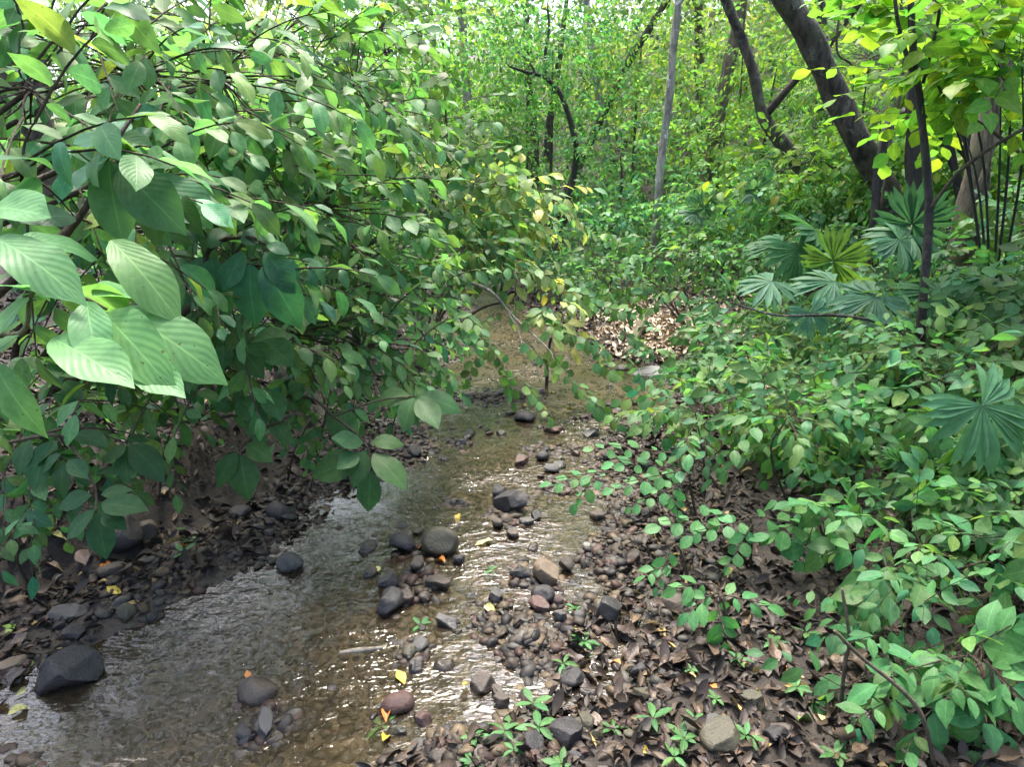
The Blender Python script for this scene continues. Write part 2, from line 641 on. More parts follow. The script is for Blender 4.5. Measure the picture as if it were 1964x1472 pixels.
def twig_mesh(name, S, Mid, E, r0, r1, mat, parent=None, org=(0, 0, 0), nseg=4):
    """many thin three-sided twigs as one mesh (quadratic curves)"""
    S, Mid, E = (np.asarray(a, float) - np.asarray(org, float) for a in (S, Mid, E))
    n = len(S)
    ts = np.linspace(0, 1, nseg + 1)
    P = ((1 - ts) ** 2)[None, :, None] * S[:, None] + (2 * ts * (1 - ts))[None, :, None] * Mid[:, None] + (ts ** 2)[None, :, None] * E[:, None]
    d = unit(E - S + 1e-6)
    a = unit(np.cross(d, np.array([0.31, 0.2, 0.93])))
    b = np.cross(d, a)
    r0 = np.broadcast_to(np.asarray(r0, float), (n,))
    r1 = np.broadcast_to(np.asarray(r1, float), (n,))
    rad = r0[:, None] * (1 - ts)[None] + r1[:, None] * ts[None]
    ang = np.arange(3) * 2 * math.pi / 3
    ring = a[:, None, None, :] * np.cos(ang)[None, None, :, None] + b[:, None, None, :] * np.sin(ang)[None, None, :, None]
    V = (P[:, :, None, :] + ring * rad[:, :, None, None]).reshape(-1, 3)
    q = []
    for s in range(nseg):
        for k in range(3):
            q.append((s * 3 + k, s * 3 + (k + 1) % 3, (s + 1) * 3 + (k + 1) % 3, (s + 1) * 3 + k))
    Q = (np.array(q)[None] + (np.arange(n) * 3 * (nseg + 1))[:, None, None]).reshape(-1, 4)
    return link(name, mesh_quads(name, V, Q, mat), parent)


def catmull(P, R, per=6):
    P = np.asarray(P, float)
    R = np.asarray(R, float)
    if len(P) < 3:
        t = np.linspace(0, 1, per + 1)[:, None]
        return P[0] * (1 - t) + P[-1] * t, R[0] * (1 - t[:, 0]) + R[-1] * t[:, 0]
    Q = np.vstack([2 * P[0] - P[1], P, 2 * P[-1] - P[-2]])
    out, ro = [], []
    for i in range(1, len(Q) - 2):
        for t in np.linspace(0, 1, per, endpoint=False):
            a, b, c, d = Q[i - 1], Q[i], Q[i + 1], Q[i + 2]
            out.append(.5 * (2 * b + (c - a) * t + (2 * a - 5 * b + 4 * c - d) * t * t + (3 * b - a - 3 * c + d) * t ** 3))
            ro.append(R[i - 1] * (1 - t) + R[i] * t)
    out.append(P[-1])
    ro.append(R[-1])
    return np.array(out), np.array(ro)


def tube(name, P, R, mat, parent=None, org=(0, 0, 0), sides=8, per=6, lump=0.08, seed=0):
    P, R = catmull(P, R, per)
    P = P - np.asarray(org, float)
    n = len(P)
    T = unit(np.gradient(P, axis=0))
    a = unit(np.cross(T[0], [0.2, 0.9, 0.37]))
    V = []
    r = np.random.default_rng(seed + n)
    ph = r.uniform(0, 6.28, 3)
    for i in range(n):
        a = unit(a - (a * T[i]).sum() * T[i])
        b = np.cross(T[i], a)
        for k in range(sides):
            g = 2 * math.pi * k / sides
            rr = R[i] * (1 + lump * math.sin(2 * g + ph[0] + i * .7) + lump * math.sin(3 * g + ph[1] - i * .45) + lump * r.uniform(-.6, .6))
            V.append(P[i] + (a * math.cos(g) + b * math.sin(g)) * rr)
    V.append(P[0])
    V.append(P[-1])
    Q = []
    for i in range(n - 1):
        for k in range(sides):
            Q.append((i * sides + k, i * sides + (k + 1) % sides, (i + 1) * sides + (k + 1) % sides, (i + 1) * sides + k))
    me = bpy.data.meshes.new(name)
    caps = [(n * sides, (k + 1) % sides, k) for k in range(sides)] + [(n * sides + 1, (n - 1) * sides + k, (n - 1) * sides + (k + 1) % sides) for k in range(sides)]
    me.from_pydata([tuple(v) for v in V], [], Q + caps)
    me.polygons.foreach_set('use_smooth', np.ones(len(me.polygons), bool))
    me.materials.append(mat)
    return link(name, me, parent)


# ------------------------------------------------------------------ sprays of leaves
UP = np.array([0, 0, 1.0])


def vary(tint, n, amt=0.22, hue=0.18):
    t = np.asarray(tint, float)
    b = np.exp(rng.normal(0, amt, n))[:, None]
    h = rng.normal(0, hue, n)
    c = t[None] * b
    c[:, 0] *= np.exp(h)
    c[:, 2] *= np.exp(-h * .8)
    return np.clip(c, 0.004, 0.6)


def sprays(S, D, TL, k, ll, tocam=0.45, tilt=0.3, sag=0.25, spread=60, droop=0.25):
    """leaves on both sides of twigs: returns leaf matrices, twig ends and middles"""
    S = np.asarray(S, float)
    D = unit(D)
    n = len(S)
    TL = np.broadcast_to(np.asarray(TL, float), (n,))
    cdir = unit(CAM[None] - S)
    nb = UP[None] + cdir * tocam + rng.normal(0, tilt, (n, 3))
    nT = unit(nb - (nb * D).sum(-1, keepdims=True) * D)
    side = np.cross(D, nT)
    Ms = []
    for i in range(k):
        t = (i + 0.9) / k if i < k - 1 else 1.0
        pos = S + D * (TL * t)[:, None] - UP[None] * (sag * TL * t * t)[:, None]
        tang = unit(D - UP[None] * (2 * sag * t))
        if i == k - 1:
            ang = rng.normal(0, 0.15, n)
        else:
            ang = (1 if i % 2 else -1) * np.radians(spread * (1.1 - 0.45 * t) + rng.normal(0, 10, n))
        ld = tang * np.cos(ang)[:, None] + side * np.sin(ang)[:, None] + rng.normal(0, .16, (n, 3)) - UP[None] * (droop * rng.uniform(0, 1.6, n))[:, None]
        nn = nT + rng.normal(0, tilt, (n, 3))
        ln = ll * rng.uniform(.65, 1.2, n) * (0.7 + 0.45 * math.sin(math.pi * min(t, .8)))
        Ms.append(leaf_matrix(pos, ld, nn, ln, 1.0) if n else np.zeros((0, 4, 4)))
    E = S + D * TL[:, None] - UP[None] * (sag * TL)[:, None]
    Mid = S + D * (TL * .55)[:, None]
    return np.concatenate(Ms), Mid, E


def inball(n, lo=0.15, hi=1.0):
    v = unit(rng.normal(0, 1, (n, 3)))
    return v * (rng.uniform(lo ** 2, hi ** 2, n) ** 0.5)[:, None]


SUNGAPS = []        # sunlit spots whose line to the sun is kept clear of the canopy


def plant(name, label, cat, group, base, blobs, leaf='mid', ll=.1, k=6, tl=None, tint=(.05, .12, .045), nobj=300,
          trunk_r=.012, stem_mat=None, tocam=0.45, tilt=.3, droop=.3, sag=.25, outward=None, twigs=True, lowk=None, var=.22):
    """blobs: list of (centre xyz, radii xyz, number of twigs)"""
    base = np.asarray(base, float)
    root = empty(name, base, label, cat, group)
    stem_mat = stem_mat or M_STEM
    tl = tl or ll * 3.2
    S, D, C = [], [], []
    for (c, r, n) in blobs:
        c = np.asarray(c, float)
        r = np.asarray(r, float)
        u = inball(n, .1, .95)
        S.append(c + u * r)
        o = unit(u * np.array([1, 1, .6])) + rng.normal(0, .35, (n, 3)) + np.array([0, 0, .1])
        if outward is not None:
            o = o + np.asarray(outward, float)
        D.append(o)
        # branch from the base to the blob
        mid = base * .45 + c * .55 + np.array([0, 0, .25 * np.linalg.norm(c - base)]) * .5 + rng.normal(0, .05, 3)
        tube('branch', [base, mid, c], [trunk_r, trunk_r * .75, trunk_r * .35], stem_mat, root, base, 6, 7)
        C.append(np.repeat(c[None], n, 0))
    S, D, C = np.concatenate(S), unit(np.concatenate(D)), np.concatenate(C)
    TL = tl * rng.uniform(.65, 1.25, len(S))
    M, Mid, E = sprays(S, D, TL, k, ll, tocam, tilt, sag, droop=droop)
    # nothing may grow below the soil
    ok = M[:, 2, 3] > height(M[:, 0, 3], M[:, 1, 3]) + .01
    M = M[ok]
    cols = vary(tint, len(M), var)
    if twigs:
        r = max(.0012, trunk_r * .16)
        h = len(S)
        o = twig_mesh('twig', np.concatenate([S, C + (S - C) * .12]), np.concatenate([Mid, (S + C) / 2 + rng.normal(0, .02, (h, 3))]),
                      np.concatenate([E, S]), np.full(2 * h, r * 1.5), np.full(2 * h, r * .8), stem_mat, root, base)
        o['kind'] = 'stuff'
    d = np.linalg.norm(M[:, :3, 3] - CAM, axis=1)
    order = np.argsort(d)
    hi, lo = SPEC[leaf]
    near = order[:nobj]
    rest = order[nobj:]
    if len(near):
        leaf_objects('leaf', hi, M[near], cols[near], root, base)
    if len(rest):
        o = joined_leaves('foliage', lo, M[rest], cols[rest], M_FOL, root, base)
        o['kind'] = 'stuff'
    return root


def pblob(px, py, Y, rx, ry, n, rd=None):
    c = at(px, py, Y)
    s = Y / F * 1.05
    return (c, (rx * s, (rd if rd else (rx + ry) * .5 * s), ry * s), n)


MINT = (.094, .205, .078)
DARK = (.058, .146, .060)
MIDG = (.082, .185, .062)
YEL = (.125, .21, .030)
SUNLIT_PALE = (.24, .32, .13)  # sunlight on the leaves is put into this paler tint
BACKG = (.075, .155, .035)

#@STRUCT
# ------------------------------------------------------------------ ground and water


def axis(lo, hi, step, far):
    a = np.arange(lo, hi + 1e-6, step)
    k = step * 1.25 ** np.arange(1, 60)
    up = hi + np.cumsum(k)
    dn = lo - np.cumsum(k)
    return np.concatenate([dn[dn > -far][::-1], a, up[up < far]])


def sheet(name, xs, ys, fn, mat):
    X, Y = np.meshgrid(xs, ys)
    Z = fn(X, Y)
    idx = np.arange(X.size).reshape(X.shape)
    Q = np.stack([idx[:-1, :-1], idx[:-1, 1:], idx[1:, 1:], idx[1:, :-1]], -1).reshape(-1, 4)
    return link(name, mesh_quads(name, np.stack([X, Y, Z], -1).reshape(-1, 3), Q, mat))


g_o = sheet('ground', axis(-5, 6, .045, 260), axis(.6, 13, .045, 260), height, ground_material())
g_o['kind'] = 'structure'
g_o['label'] = 'dark forest soil rising from the sandy stream bed to both banks'


def water_strip():
    ys = np.concatenate([np.arange(-3, 1, .2), np.arange(1, 6, .02), np.arange(6, 22, .08)])
    nu = 90
    L = np.interp(ys, LY, LX) - .3
    R = np.interp(ys, RY, RX) + .3
    u = np.linspace(0, 1, nu)
    X = L[:, None] * (1 - u) + R[:, None] * u
    Y = np.repeat(ys[:, None], nu, 1)
    a, b = X * .82 + Y * .57, -X * .57 + Y * .82
    Z = .0011 * bumps(a, b * 1.8, 26, 21, 9) + .0010 * bumps(a, b * 2, 60, 22, 9)
    Z = Z * (.35 + .65 * sst(-.3, .3, bumps(X, Y, 2.5, 23)))
    idx = np.arange(X.size).reshape(X.shape)
    Q = np.stack([idx[:-1, :-1], idx[:-1, 1:], idx[1:, 1:], idx[1:, :-1]], -1).reshape(-1, 4)
    o = link('stream_water', mesh_quads('stream_water', np.stack([X, Y, Z], -1).reshape(-1, 3), Q, water_material()))
    o['kind'] = 'structure'
    o['label'] = 'shallow clear rippling stream water over brown sand and stones'
    return o


water_strip()

#@TREES
# ------------------------------------------------------------------ trees with trunks one can see
GAPS = [at(1000, 400, 6), at(1010, 500, 5.6), at(940, 350, 6.2), flat(1270, 650, .1), flat(1330, 620, .1), at(1600, 480, 5.0), at(640, 340, 5.5),
        at(1050, 600, 5.2), at(1800, 120, 3.9), at(1650, 90, 4.1), at(1890, 430, 5.2), at(100, 600, 1.35), at(290, 620, 1.35), at(60, 520, 1.3)]


def canopy(parent, org, crowns, tint, ll=.26, per=5):  # crowns above the view, placed and cut away for shade and reflections
    Ss, Ds = [], []
    for (c, r, n) in crowns:
        u = inball(n, .2, 1.0)
        Ss.append(np.asarray(c, float) + u * np.asarray(r, float))
        Ds.append(unit(u) + rng.normal(0, .5, (n, 3)))
    S, D = np.concatenate(Ss), np.concatenate(Ds)
    M, Mid, E = sprays(S, D, ll * 3 * rng.uniform(.7, 1.3, len(S)), per, ll, tocam=0, tilt=.35)
    keep = np.ones(len(M), bool)
    for g in GAPS:
        v = M[:, :3, 3] - g
        t = v @ SUNV
        dd = np.linalg.norm(v - t[:, None] * SUNV, axis=1)
        keep &= ~((dd < .75) & (t > .8))
    q = M[:, :3, 3]
    mid_x = (np.interp(q[:, 1], LY, LX) + np.interp(q[:, 1], RY, RX)) / 2
    keep &= ~((np.abs(q[:, 0] - mid_x) < 1.9 + .6 * bumps(q[:, 0], q[:, 1], 2.5, 51)) & (q[:, 1] < 14))
    keep &= ~((q[:, 0] > -5) & (q[:, 0] < 1.4) & (q[:, 1] > 4.5) & (q[:, 1] < 13.5) & (bumps(q[:, 0], q[:, 1], 2.6, 52) < .35))
    M = M[keep]
    o = joined_leaves('crown', L_FAR, M, vary(tint, len(M), .25), M_FOL, parent, org)
    o['kind'] = 'stuff'
    tw = twig_mesh('twig', S, Mid, E, .008, .003, M_STEM, parent, org, 2)
    tw['kind'] = 'stuff'


def tree(name, label, path, radii, mat, crowns=None, tint=BACKG, limbs=(), cat='tree', group=None, ll=.26, sides=12, lump=.06, limb_mat=None, foot=True):
    P = [np.asarray(p, float) for p in path]
    if foot:
        b = P[0].copy()
        b[2] = hz(b[0], b[1]) - .05
        if P[0][2] - b[2] > .15:
            d = unit(P[0] - P[1])
            b2 = P[0] + d * (P[0][2] - b[2]) / max(.35, -d[2])
            b2[2] = hz(b2[0], b2[1]) - .08
            P = [b2] + P
            radii = [radii[0] * 1.15] + list(radii)
        else:
            P[0][2] = b[2]
    root = empty(name, P[0], label, cat, group)
    tube('trunk', P, radii, mat, root, P[0], sides, 8, lump)
    for (lp, lr) in limbs:
        tube('limb', lp, lr, limb_mat or mat, root, P[0], 8, 6, lump)
    if crowns:
        for (c, r, n) in crowns:
            top = P[-1]
            c = np.asarray(c, float)
            tube('limb', [top, top * .5 + c * .5 + np.array([0, 0, .4]), c], [radii[-1] * .6, radii[-1] * .4, radii[-1] * .15], mat, root, P[0], 6, 5)
        canopy(root, P[0], crowns, tint, ll)
    return root


# 1 leaning dark trunk
y1 = 7.2
pth = [at(1735, 445, y1), at(1690, 345, y1), at(1640, 262, y1 - .05), at(1590, 150, y1 - .1), at(1545, 60, y1 - .15), at(1490, -40, y1 - .2), at(1440, -170, y1 - .3), at(1415, -420, y1 - .3)]
tree('leaning_tree', 'thick dark leaning trunk rising from the palm covered slope', pth, [.18, .128, .122, .118, .114, .11, .10, .09], M_BARK,
     crowns=[((2.6, 5.6, 8.6), (2.0, 2.4, .9), 130), ((3.2, 7.6, 9.0), (2.2, 2.0, .9), 90), ((2.4, 3.4, 8.4), (1.7, 1.8, .8), 90)], tint=BACKG)  # unseen crowns moved over the right slope to shade it
# 2 thinner dark tree with the mossy diagonal limb
y2 = 9.0
pth = [at(1490, 262, y2), at(1462, 215, y2), at(1445, 140, y2), at(1425, 80, y2), at(1400, 20, y2), at(1375, -60, y2), at(1350, -300, y2)]
tree('crooked_tree', 'thin dark crooked trunk with a mossy diagonal limb branching right', pth, [.09, .07, .062, .06, .058, .055, .05], M_BARK,
     limbs=[([at(1466, 222, y2), at(1520, 160, y2 - .1), at(1575, 105, y2 - .2), at(1655, -5, y2 - .4), at(1720, -90, y2 - .5)], [.055, .045, .042, .04, .035])],
     limb_mat=M_BARKMOSS, crowns=[(at(1300, -700, 9.5), (2.6, 2.4, 1.0), 60)])
# 3 pale slender lichen trunk
y3 = 10.0
pth = [at(1252, 520, y3), at(1258, 430, y3), at(1266, 330, y3), at(1282, 200, y3), at(1292, 90, y3), at(1302, -20, y3), at(1310, -300, y3)]
tree('slender_tree', 'slender pale trunk blotched with white lichen behind the stream bank', pth, [.066, .058, .056, .055, .053, .05, .04], M_PALEBARK,
     crowns=[(at(1150, -620, 10.5), (2.8, 2.6, 1.1), 71)])
# 4 curved dark sapling
y4 = 11.5
pth = [at(1085, 405, y4), at(1100, 340, y4), at(1105, 285, y4), at(1092, 225, y4), at(1072, 175, y4), at(1045, 148, y4), at(1010, 138, y4), at(970, 125, y4)]
tree('curved_sapling', 'thin dark sapling curving left over the far end of the stream', pth, [.065, .055, .05, .045, .042, .035, .025, .015], M_DARKWOOD,
     limbs=[([at(1045, 148, y4), at(1046, 100, y4), at(1053, 55, y4), at(1050, 10, y4)], [.03, .025, .02, .012]),
            ([at(1030, 145, y4), at(1015, 120, y4), at(990, 95, y4)], [.02, .015, .01])], sides=8)
# 5 diagonal leaning trunk
y5 = 14.0
tree('slanting_tree', 'straight thin trunk slanting up to the right behind the pale slender tree',
     [at(1195, 140, y5), at(1230, 80, y5), at(1262, 28, y5), at(1300, -40, y5), at(1380, -180, y5)], [.075, .07, .065, .06, .05], M_BARK, sides=8,
     crowns=[(at(1420, -420, 14), (2.4, 2.4, 1.2), 60)])
# 6 tan trunk behind the crooked tree
y6 = 12.0
tree('tan_tree', 'pale tan straight trunk standing just behind the crooked dark tree',
     [at(1378, 225, y6), at(1392, 150, y6), at(1408, 80, y6), at(1422, 0, y6), at(1440, -160, y6)], [.12, .105, .10, .095, .08], M_BROWNBARK,
     crowns=[(at(1560, -480, 12.5), (2.6, 2.5, 1.1), 66)])
# 7 twin shaded trunks behind the stream
y7 = 14.5
tree('twin_trunk_tree', 'pair of shaded trunks side by side beyond the stream bend',
     [at(1025, 310, y7), at(1022, 240, y7), at(1015, 170, y7), at(1010, 60, y7), at(1005, -150, y7)], [.11, .09, .08, .07, .05], M_BARK,
     limbs=[([at(1050, 312, y7), at(1052, 250, y7), at(1062, 190, y7), at(1075, 90, y7), at(1090, -20, y7)], [.09, .08, .07, .06, .04])],
     crowns=[(at(900, -330, 14.5), (2.6, 2.4, 1.3), 71), (at(1080, -400, 15), (2.2, 2.0, 1.1), 49)])
# 8 pale vine-wrapped trunk on the right
y8 = 5.4
tree('vine_wrapped_tree', 'pale tan trunk wrapped in hanging vines near the right end of the slope',
     [at(1835, 520, y8), at(1862, 380, y8), at(1885, 270, y8), at(1912, 160, y8), at(1935, 60, y8), at(1955, -60, y8), at(1975, -300, y8)],
     [.10, .085, .075, .07, .065, .065, .06], M_BROWNBARK,
     limbs=[([at(1850, 500, y8 - .1), at(1895, 370, y8 - .12), at(1890, 260, y8 - .1), at(1930, 130, y8 - .1), at(1930, 0, y8 - .1)], [.012, .012, .012, .012, .012]),
            ([at(1880, 510, y8 - .1), at(1872, 380, y8 - .12), at(1915, 250, y8 - .1), at(1910, 130, y8 - .1), at(1950, 0, y8 - .1)], [.016, .016, .014, .012, .012])],
     crowns=[((4.4, 4.2, 8.4), (2.0, 2.2, .8), 110), ((3.0, 1.8, 8.2), (1.6, 1.5, .7), 60)])  # unseen crowns set nearer to darken the right slope
# trees of the far side, one by one, some only trunks in the haze of leaves
far_trunks = [
    ('tall grey trunk far behind the stream, left of the twin trunks', 905, 250, 16.0, .10, M_PALEBARK),
    ('thin pale trunk far behind, right of the curved sapling', 1165, 235, 15.5, .08, M_PALEBARK),
    ('upright brown trunk far behind, between the slanting and tan trees', 1345, 190, 16.5, .11, M_BROWNBARK),
    ('shaded upright trunk far up the slope behind the leaning trunk', 1580, 130, 13.5, .11, M_BARK),
    ('thin dark trunk far behind the left shrubs, near the top of the bank', 745, 210, 12.5, .06, M_BARK),
    ('pale far trunk high on the right slope beyond the yellow-green leaves', 1770, 130, 12.5, .09, M_BROWNBARK),
]
for i, (lab, px, py, Y, r, mt) in enumerate(far_trunks):
    b = at(px, py + 40, Y)
    dx = RND.uniform(-60, 60)
    tree('forest_tree', lab, [b, at(px + dx * .3, py - 60, Y), at(px + dx * .6, py - 180, Y), at(px + dx, py - 420, Y)], [r * 1.2, r, r * .9, r * .7], mt,
         crowns=[(at(px + dx, py - 560, Y), (2.5, 2.4, 1.5), 66)], group='trees of the far bank', sides=8)
# left bank tree added to carry an unseen crown for shade and reflection
bl = np.array([-3.6, 5.2, 0.0])
tree('forest_tree', 'dark trunk added deep inside the left bank shrubs to carry canopy', [bl + [0, 0, hz(-3.6, 5.2)], bl + [.1, 0, 3], bl + [.3, -.2, 6], bl + [.8, -.2, 8]], [.2, .16, .14, .1], M_BARK,
     crowns=[((-4.6, 7.0, 8.6), (2.2, 2.2, .9), 70)])

# gnarled arch of roots and old stems beside the leaning trunk
ya = 6.6
org = on_ground(1760, 430)
root = empty('gnarled_tree', org, 'dark gnarled arching stems beside the leaning trunk', 'tree')
tube('trunk', [at(1760, 440, ya), at(1752, 330, ya), at(1756, 220, ya), at(1752, 130, ya)], [.085, .07, .075, .05], M_DARKWOOD, root, org, 9, 7, .14)
for pts, rr in (([at(1755, 222, ya), at(1800, 215, ya - .1), at(1845, 228, ya - .1), at(1852, 275, ya - .15), at(1870, 325, ya - .15)], [.06, .055, .06, .06, .045]),
                ([at(1800, 217, ya - .1), at(1812, 270, ya - .1), at(1832, 330, ya - .1), at(1845, 390, ya - .1)], [.04, .042, .04, .035]),
                ([at(1755, 218, ya), at(1718, 222, ya + .1), at(1698, 262, ya + .1), at(1684, 340, ya + .1), at(1676, 440, ya + .1)], [.04, .042, .05, .045, .04]),
                ([at(1842, 228, ya - .1), at(1848, 190, ya - .1), at(1862, 150, ya - .1), at(1840, 110, ya - .1)], [.035, .03, .028, .02]),
                ([at(1760, 135, ya), at(1805, 122, ya - .2), at(1845, 118, ya - .3), at(1842, 95, ya - .3)], [.022, .02, .02, .015])):
    tube('limb', pts, rr, M_DARKWOOD, root, org, 8, 6, .16)

# hanging lianas
for lab, pts, r in [
    ('thin pale liana hanging beside the leaning trunk', [at(1690, 400, 6.3), at(1708, 270, 6.3), at(1728, 170, 6.3), at(1735, 60, 6.3), at(1720, -40, 6.3)], .013),
    ('thin liana hanging straight down in front of the slanting mossy limb', [at(1632, 215, 6.9), at(1636, 130, 6.9), at(1605, 95, 6.9), at(1616, -20, 6.9)], .010),
    ('thin dark liana rising left of the far bank trunks', [at(735, 35, 7), at(733, 80, 7), at(752, 130, 7)], .014),
    ('thin straight liana far behind, right of the pale slender tree', [at(1420, 190, 11), at(1425, 90, 11), at(1430, -30, 11)], .012),
    ('pale hanging liana among the far right trunks', [at(1895, 350, 5.0), at(1905, 200, 5.0), at(1890, 60, 5.0), at(1900, -60, 5.0)], .010),
]:
    root = empty('hanging_vine', pts[0], lab, 'vine', 'lianas hanging in the forest')
    tube('stem', pts, [r] * len(pts), M_STEM, root, pts[0], 6, 8, .1)

# far wood behind everything: a mass no one could count
def far_wood():
    S, D = [], []
    n = 19000
    y = rng.uniform(14.5, 30, n)
    x = rng.uniform(-1, 1, n) * (y * .85 + 2)
    z = height(x, y) + rng.uniform(0, 1, n) * 8.5
    S = np.stack([x, y, z], -1)
    D = unit(rng.normal(0, 1, (n, 3)) * [1, 1, .5] + [0, -.4, 0])
    M, _, _ = sprays(S, D, .9 * rng.uniform(.6, 1.3, n), 6, .20, tocam=.2, tilt=.4)
    M = M[height(M[:, 0, 3], M[:, 1, 3]) < M[:, 2, 3]]
    q = M[:, :3, 3]
    gap = bumps(q[:, 0], q[:, 2] * 1.4, 1.6, 33) + .5 * bumps(q[:, 0], q[:, 1], 1.0, 34)
    top = sst(4.0, 8.0, q[:, 2] - height(q[:, 0], q[:, 1]))
    keep = (gap > -.42 + .75 * top) | (rng.uniform(0, 1, len(M)) < .12)
    M, q = M[keep], q[keep]
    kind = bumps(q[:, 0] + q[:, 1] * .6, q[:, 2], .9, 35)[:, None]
    pal = [np.array(v) for v in ((.16, .235, .115), (.085, .165, .072), (.20, .26, .105))]  # distance haze is put into these paler, less saturated greens
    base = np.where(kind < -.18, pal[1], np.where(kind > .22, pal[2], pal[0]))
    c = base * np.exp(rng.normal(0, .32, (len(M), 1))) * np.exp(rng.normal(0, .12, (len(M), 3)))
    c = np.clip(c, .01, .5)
    sc_ = np.where(rng.uniform(0, 1, len(M)) < .3, 1.45, .85)
    M[:, :3, :3] *= sc_[:, None, None]
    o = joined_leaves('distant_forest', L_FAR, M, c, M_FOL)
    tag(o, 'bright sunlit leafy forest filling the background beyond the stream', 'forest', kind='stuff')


far_wood()

# background bushes and small trees between 9 and 15 m, each one a thing
bushes = [
    ('small leaved green bush beyond the stream bend, left of the twin trunks', 880, 250, 11.5, 130, 110, BACKG, .085),
    ('tall fine leaved bush below the curved sapling', 1010, 290, 12.5, 120, 110, (.086, .195, .062), .075),
    ('airy fine leaved crown held by the curved sapling', 1060, 100, 12.0, 150, 120, (.06, .16, .05), .075),
    ('tall pale leafy bush in front of the twin trunks', 1015, 70, 12.8, 100, 120, (.09, .18, .06), .08),
    ('bright green bush between the curved sapling and the pale slender tree', 1190, 300, 11.5, 90, 120, MIDG, .085),
    ('leafy green bush at the top of the picture left of the curved sapling', 850, 90, 11.0, 150, 110, (.075, .17, .04), .09),
    ('yellow-green bush under the tan trunk', 1390, 270, 11.0, 110, 90, (.10, .19, .04), .09),
    ('bright bush behind the crooked dark tree', 1490, 130, 11.5, 130, 130, (.11, .20, .04), .09),
    ('loose leafy bush high behind the slanting trunk', 1230, 90, 13.0, 120, 120, (.11, .20, .045), .09),
    ('broad bush right of the leaning trunk, half way up the slope', 1640, 330, 9.0, 110, 90, (.08, .17, .03), .10),
    ('dark green bush at the foot of the pale slender tree', 1180, 430, 10.2, 110, 60, DARK, .10),
    ('low shaded bush at the far end of the stream', 960, 440, 10.5, 110, 60, DARK, .09),
    ('bush on the slope below the crooked dark tree', 1400, 390, 9.2, 130, 70, MIDG, .085),
    ('bush under the leaning trunk with glossy leaves', 1560, 390, 8.2, 120, 70, MIDG, .09),
    ('shady bush behind the gnarled arching stems', 1800, 330, 7.6, 150, 90, (.06, .14, .03), .10),
    ('yellow-green bush behind the vine wrapped trunk', 1930, 240, 7.0, 110, 130, (.10, .19, .03), .10),
]
for lab, px, py, Y, rx, ry, tint, ll in bushes:
    c, r, _ = pblob(px, py, Y, rx, ry, 0)
    b = np.array([c[0], c[1] + .3, hz(c[0], c[1] + .3)])
    area = rx * ry / 12000.0
    plant('background_bush', lab, 'bush', 'bushes beyond the stream', b, [(c, r, int(190 * area) + 30)], 'mid', ll * 1.1, 7, tl=ll * 4, tint=tuple(v * 1.35 for v in tint), nobj=90,
          trunk_r=.03, tocam=.3, twigs=False)

#@SHRUBS
# ------------------------------------------------------------------ left bank shrubs
LG = 'broad leaved shrubs crowding the left bank'
left = [
    ('large broad leaved shrub with pleated leaves at the left edge', (-2.9, 2.2), [(40, 330, 1.6, 110, 130, 10), (230, 330, 1.9, 120, 130, 14), (60, 170, 1.9, 160, 110, 16)], 'big', .115, 6, MINT),
    ('tall shrub with drooping broad leaves in the upper left', (-3.0, 2.8), [(250, 140, 2.4, 230, 120, 48), (420, 150, 2.6, 130, 120, 32), (90, 60, 2.5, 150, 90, 26), (380, 280, 2.6, 120, 100, 26)], 'big', .105, 6, MINT),
    ('shrub with dark glossy pleated leaves in the middle of the left bank', (-2.6, 3.3), [(450, 510, 2.25, 130, 90, 20), (340, 430, 2.5, 140, 100, 26), (200, 480, 2.3, 120, 80, 20)], 'big', .092, 6, DARK),
    ('dense green shrub above the dark pleated leaves', (-2.4, 4.0), [(480, 330, 3.1, 190, 130, 75), (620, 400, 3.3, 150, 110, 60)], 'mid', .105, 6, (.084, .19, .068)),
    ('tall leafy shrub reaching the top left of the picture', (-2.0, 4.2), [(520, 90, 3.9, 180, 120, 55), (680, 160, 4.2, 130, 130, 45), (390, 50, 4.0, 130, 80, 28)], 'mid', .12, 6, (.086, .195, .062)),
    ('spreading shrub with small pale leaves over the left water edge', (-1.7, 4.6), [(700, 480, 3.7, 150, 100, 45), (800, 560, 3.8, 110, 90, 30), (640, 560, 3.5, 120, 90, 32)], 'mid', .085, 7, (.098, .21, .08)),
    ('shrub with hanging oval leaves behind the pale leaved one', (-1.4, 6.0), [(790, 260, 5.4, 130, 120, 50), (850, 360, 5.6, 100, 80, 32), (720, 330, 5.2, 120, 100, 40)], 'heart', .11, 6, (.06, .14, .04)),
    ('low dense shrub just above the left water edge', (-1.9, 4.0), [(560, 640, 2.9, 170, 70, 40), (700, 660, 3.1, 140, 70, 35)], 'mid', .085, 6, (.082, .185, .064)),
    ('shrub with leaning brown trunk on the dark left bank', (-2.3, 3.4), [(430, 690, 2.5, 150, 60, 24), (300, 620, 2.7, 150, 70, 34), (140, 690, 2.5, 150, 60, 26), (60, 780, 2.3, 90, 60, 16)], 'mid', .10, 5, (.076, .17, .056)),
    ('fine leaved thicket filling the gap between the left shrubs', (-1.9, 5.2), [(620, 260, 4.6, 170, 140, 70), (560, 470, 4.3, 170, 110, 60)], 'mid', .09, 7, (.076, .17, .058)),
    ('leafy sapling at the top edge beyond the left shrubs', (-2.0, 7.5), [(720, 60, 7.0, 130, 100, 60), (600, 60, 6.6, 120, 90, 50)], 'mid', .11, 7, (.075, .165, .04)),
]
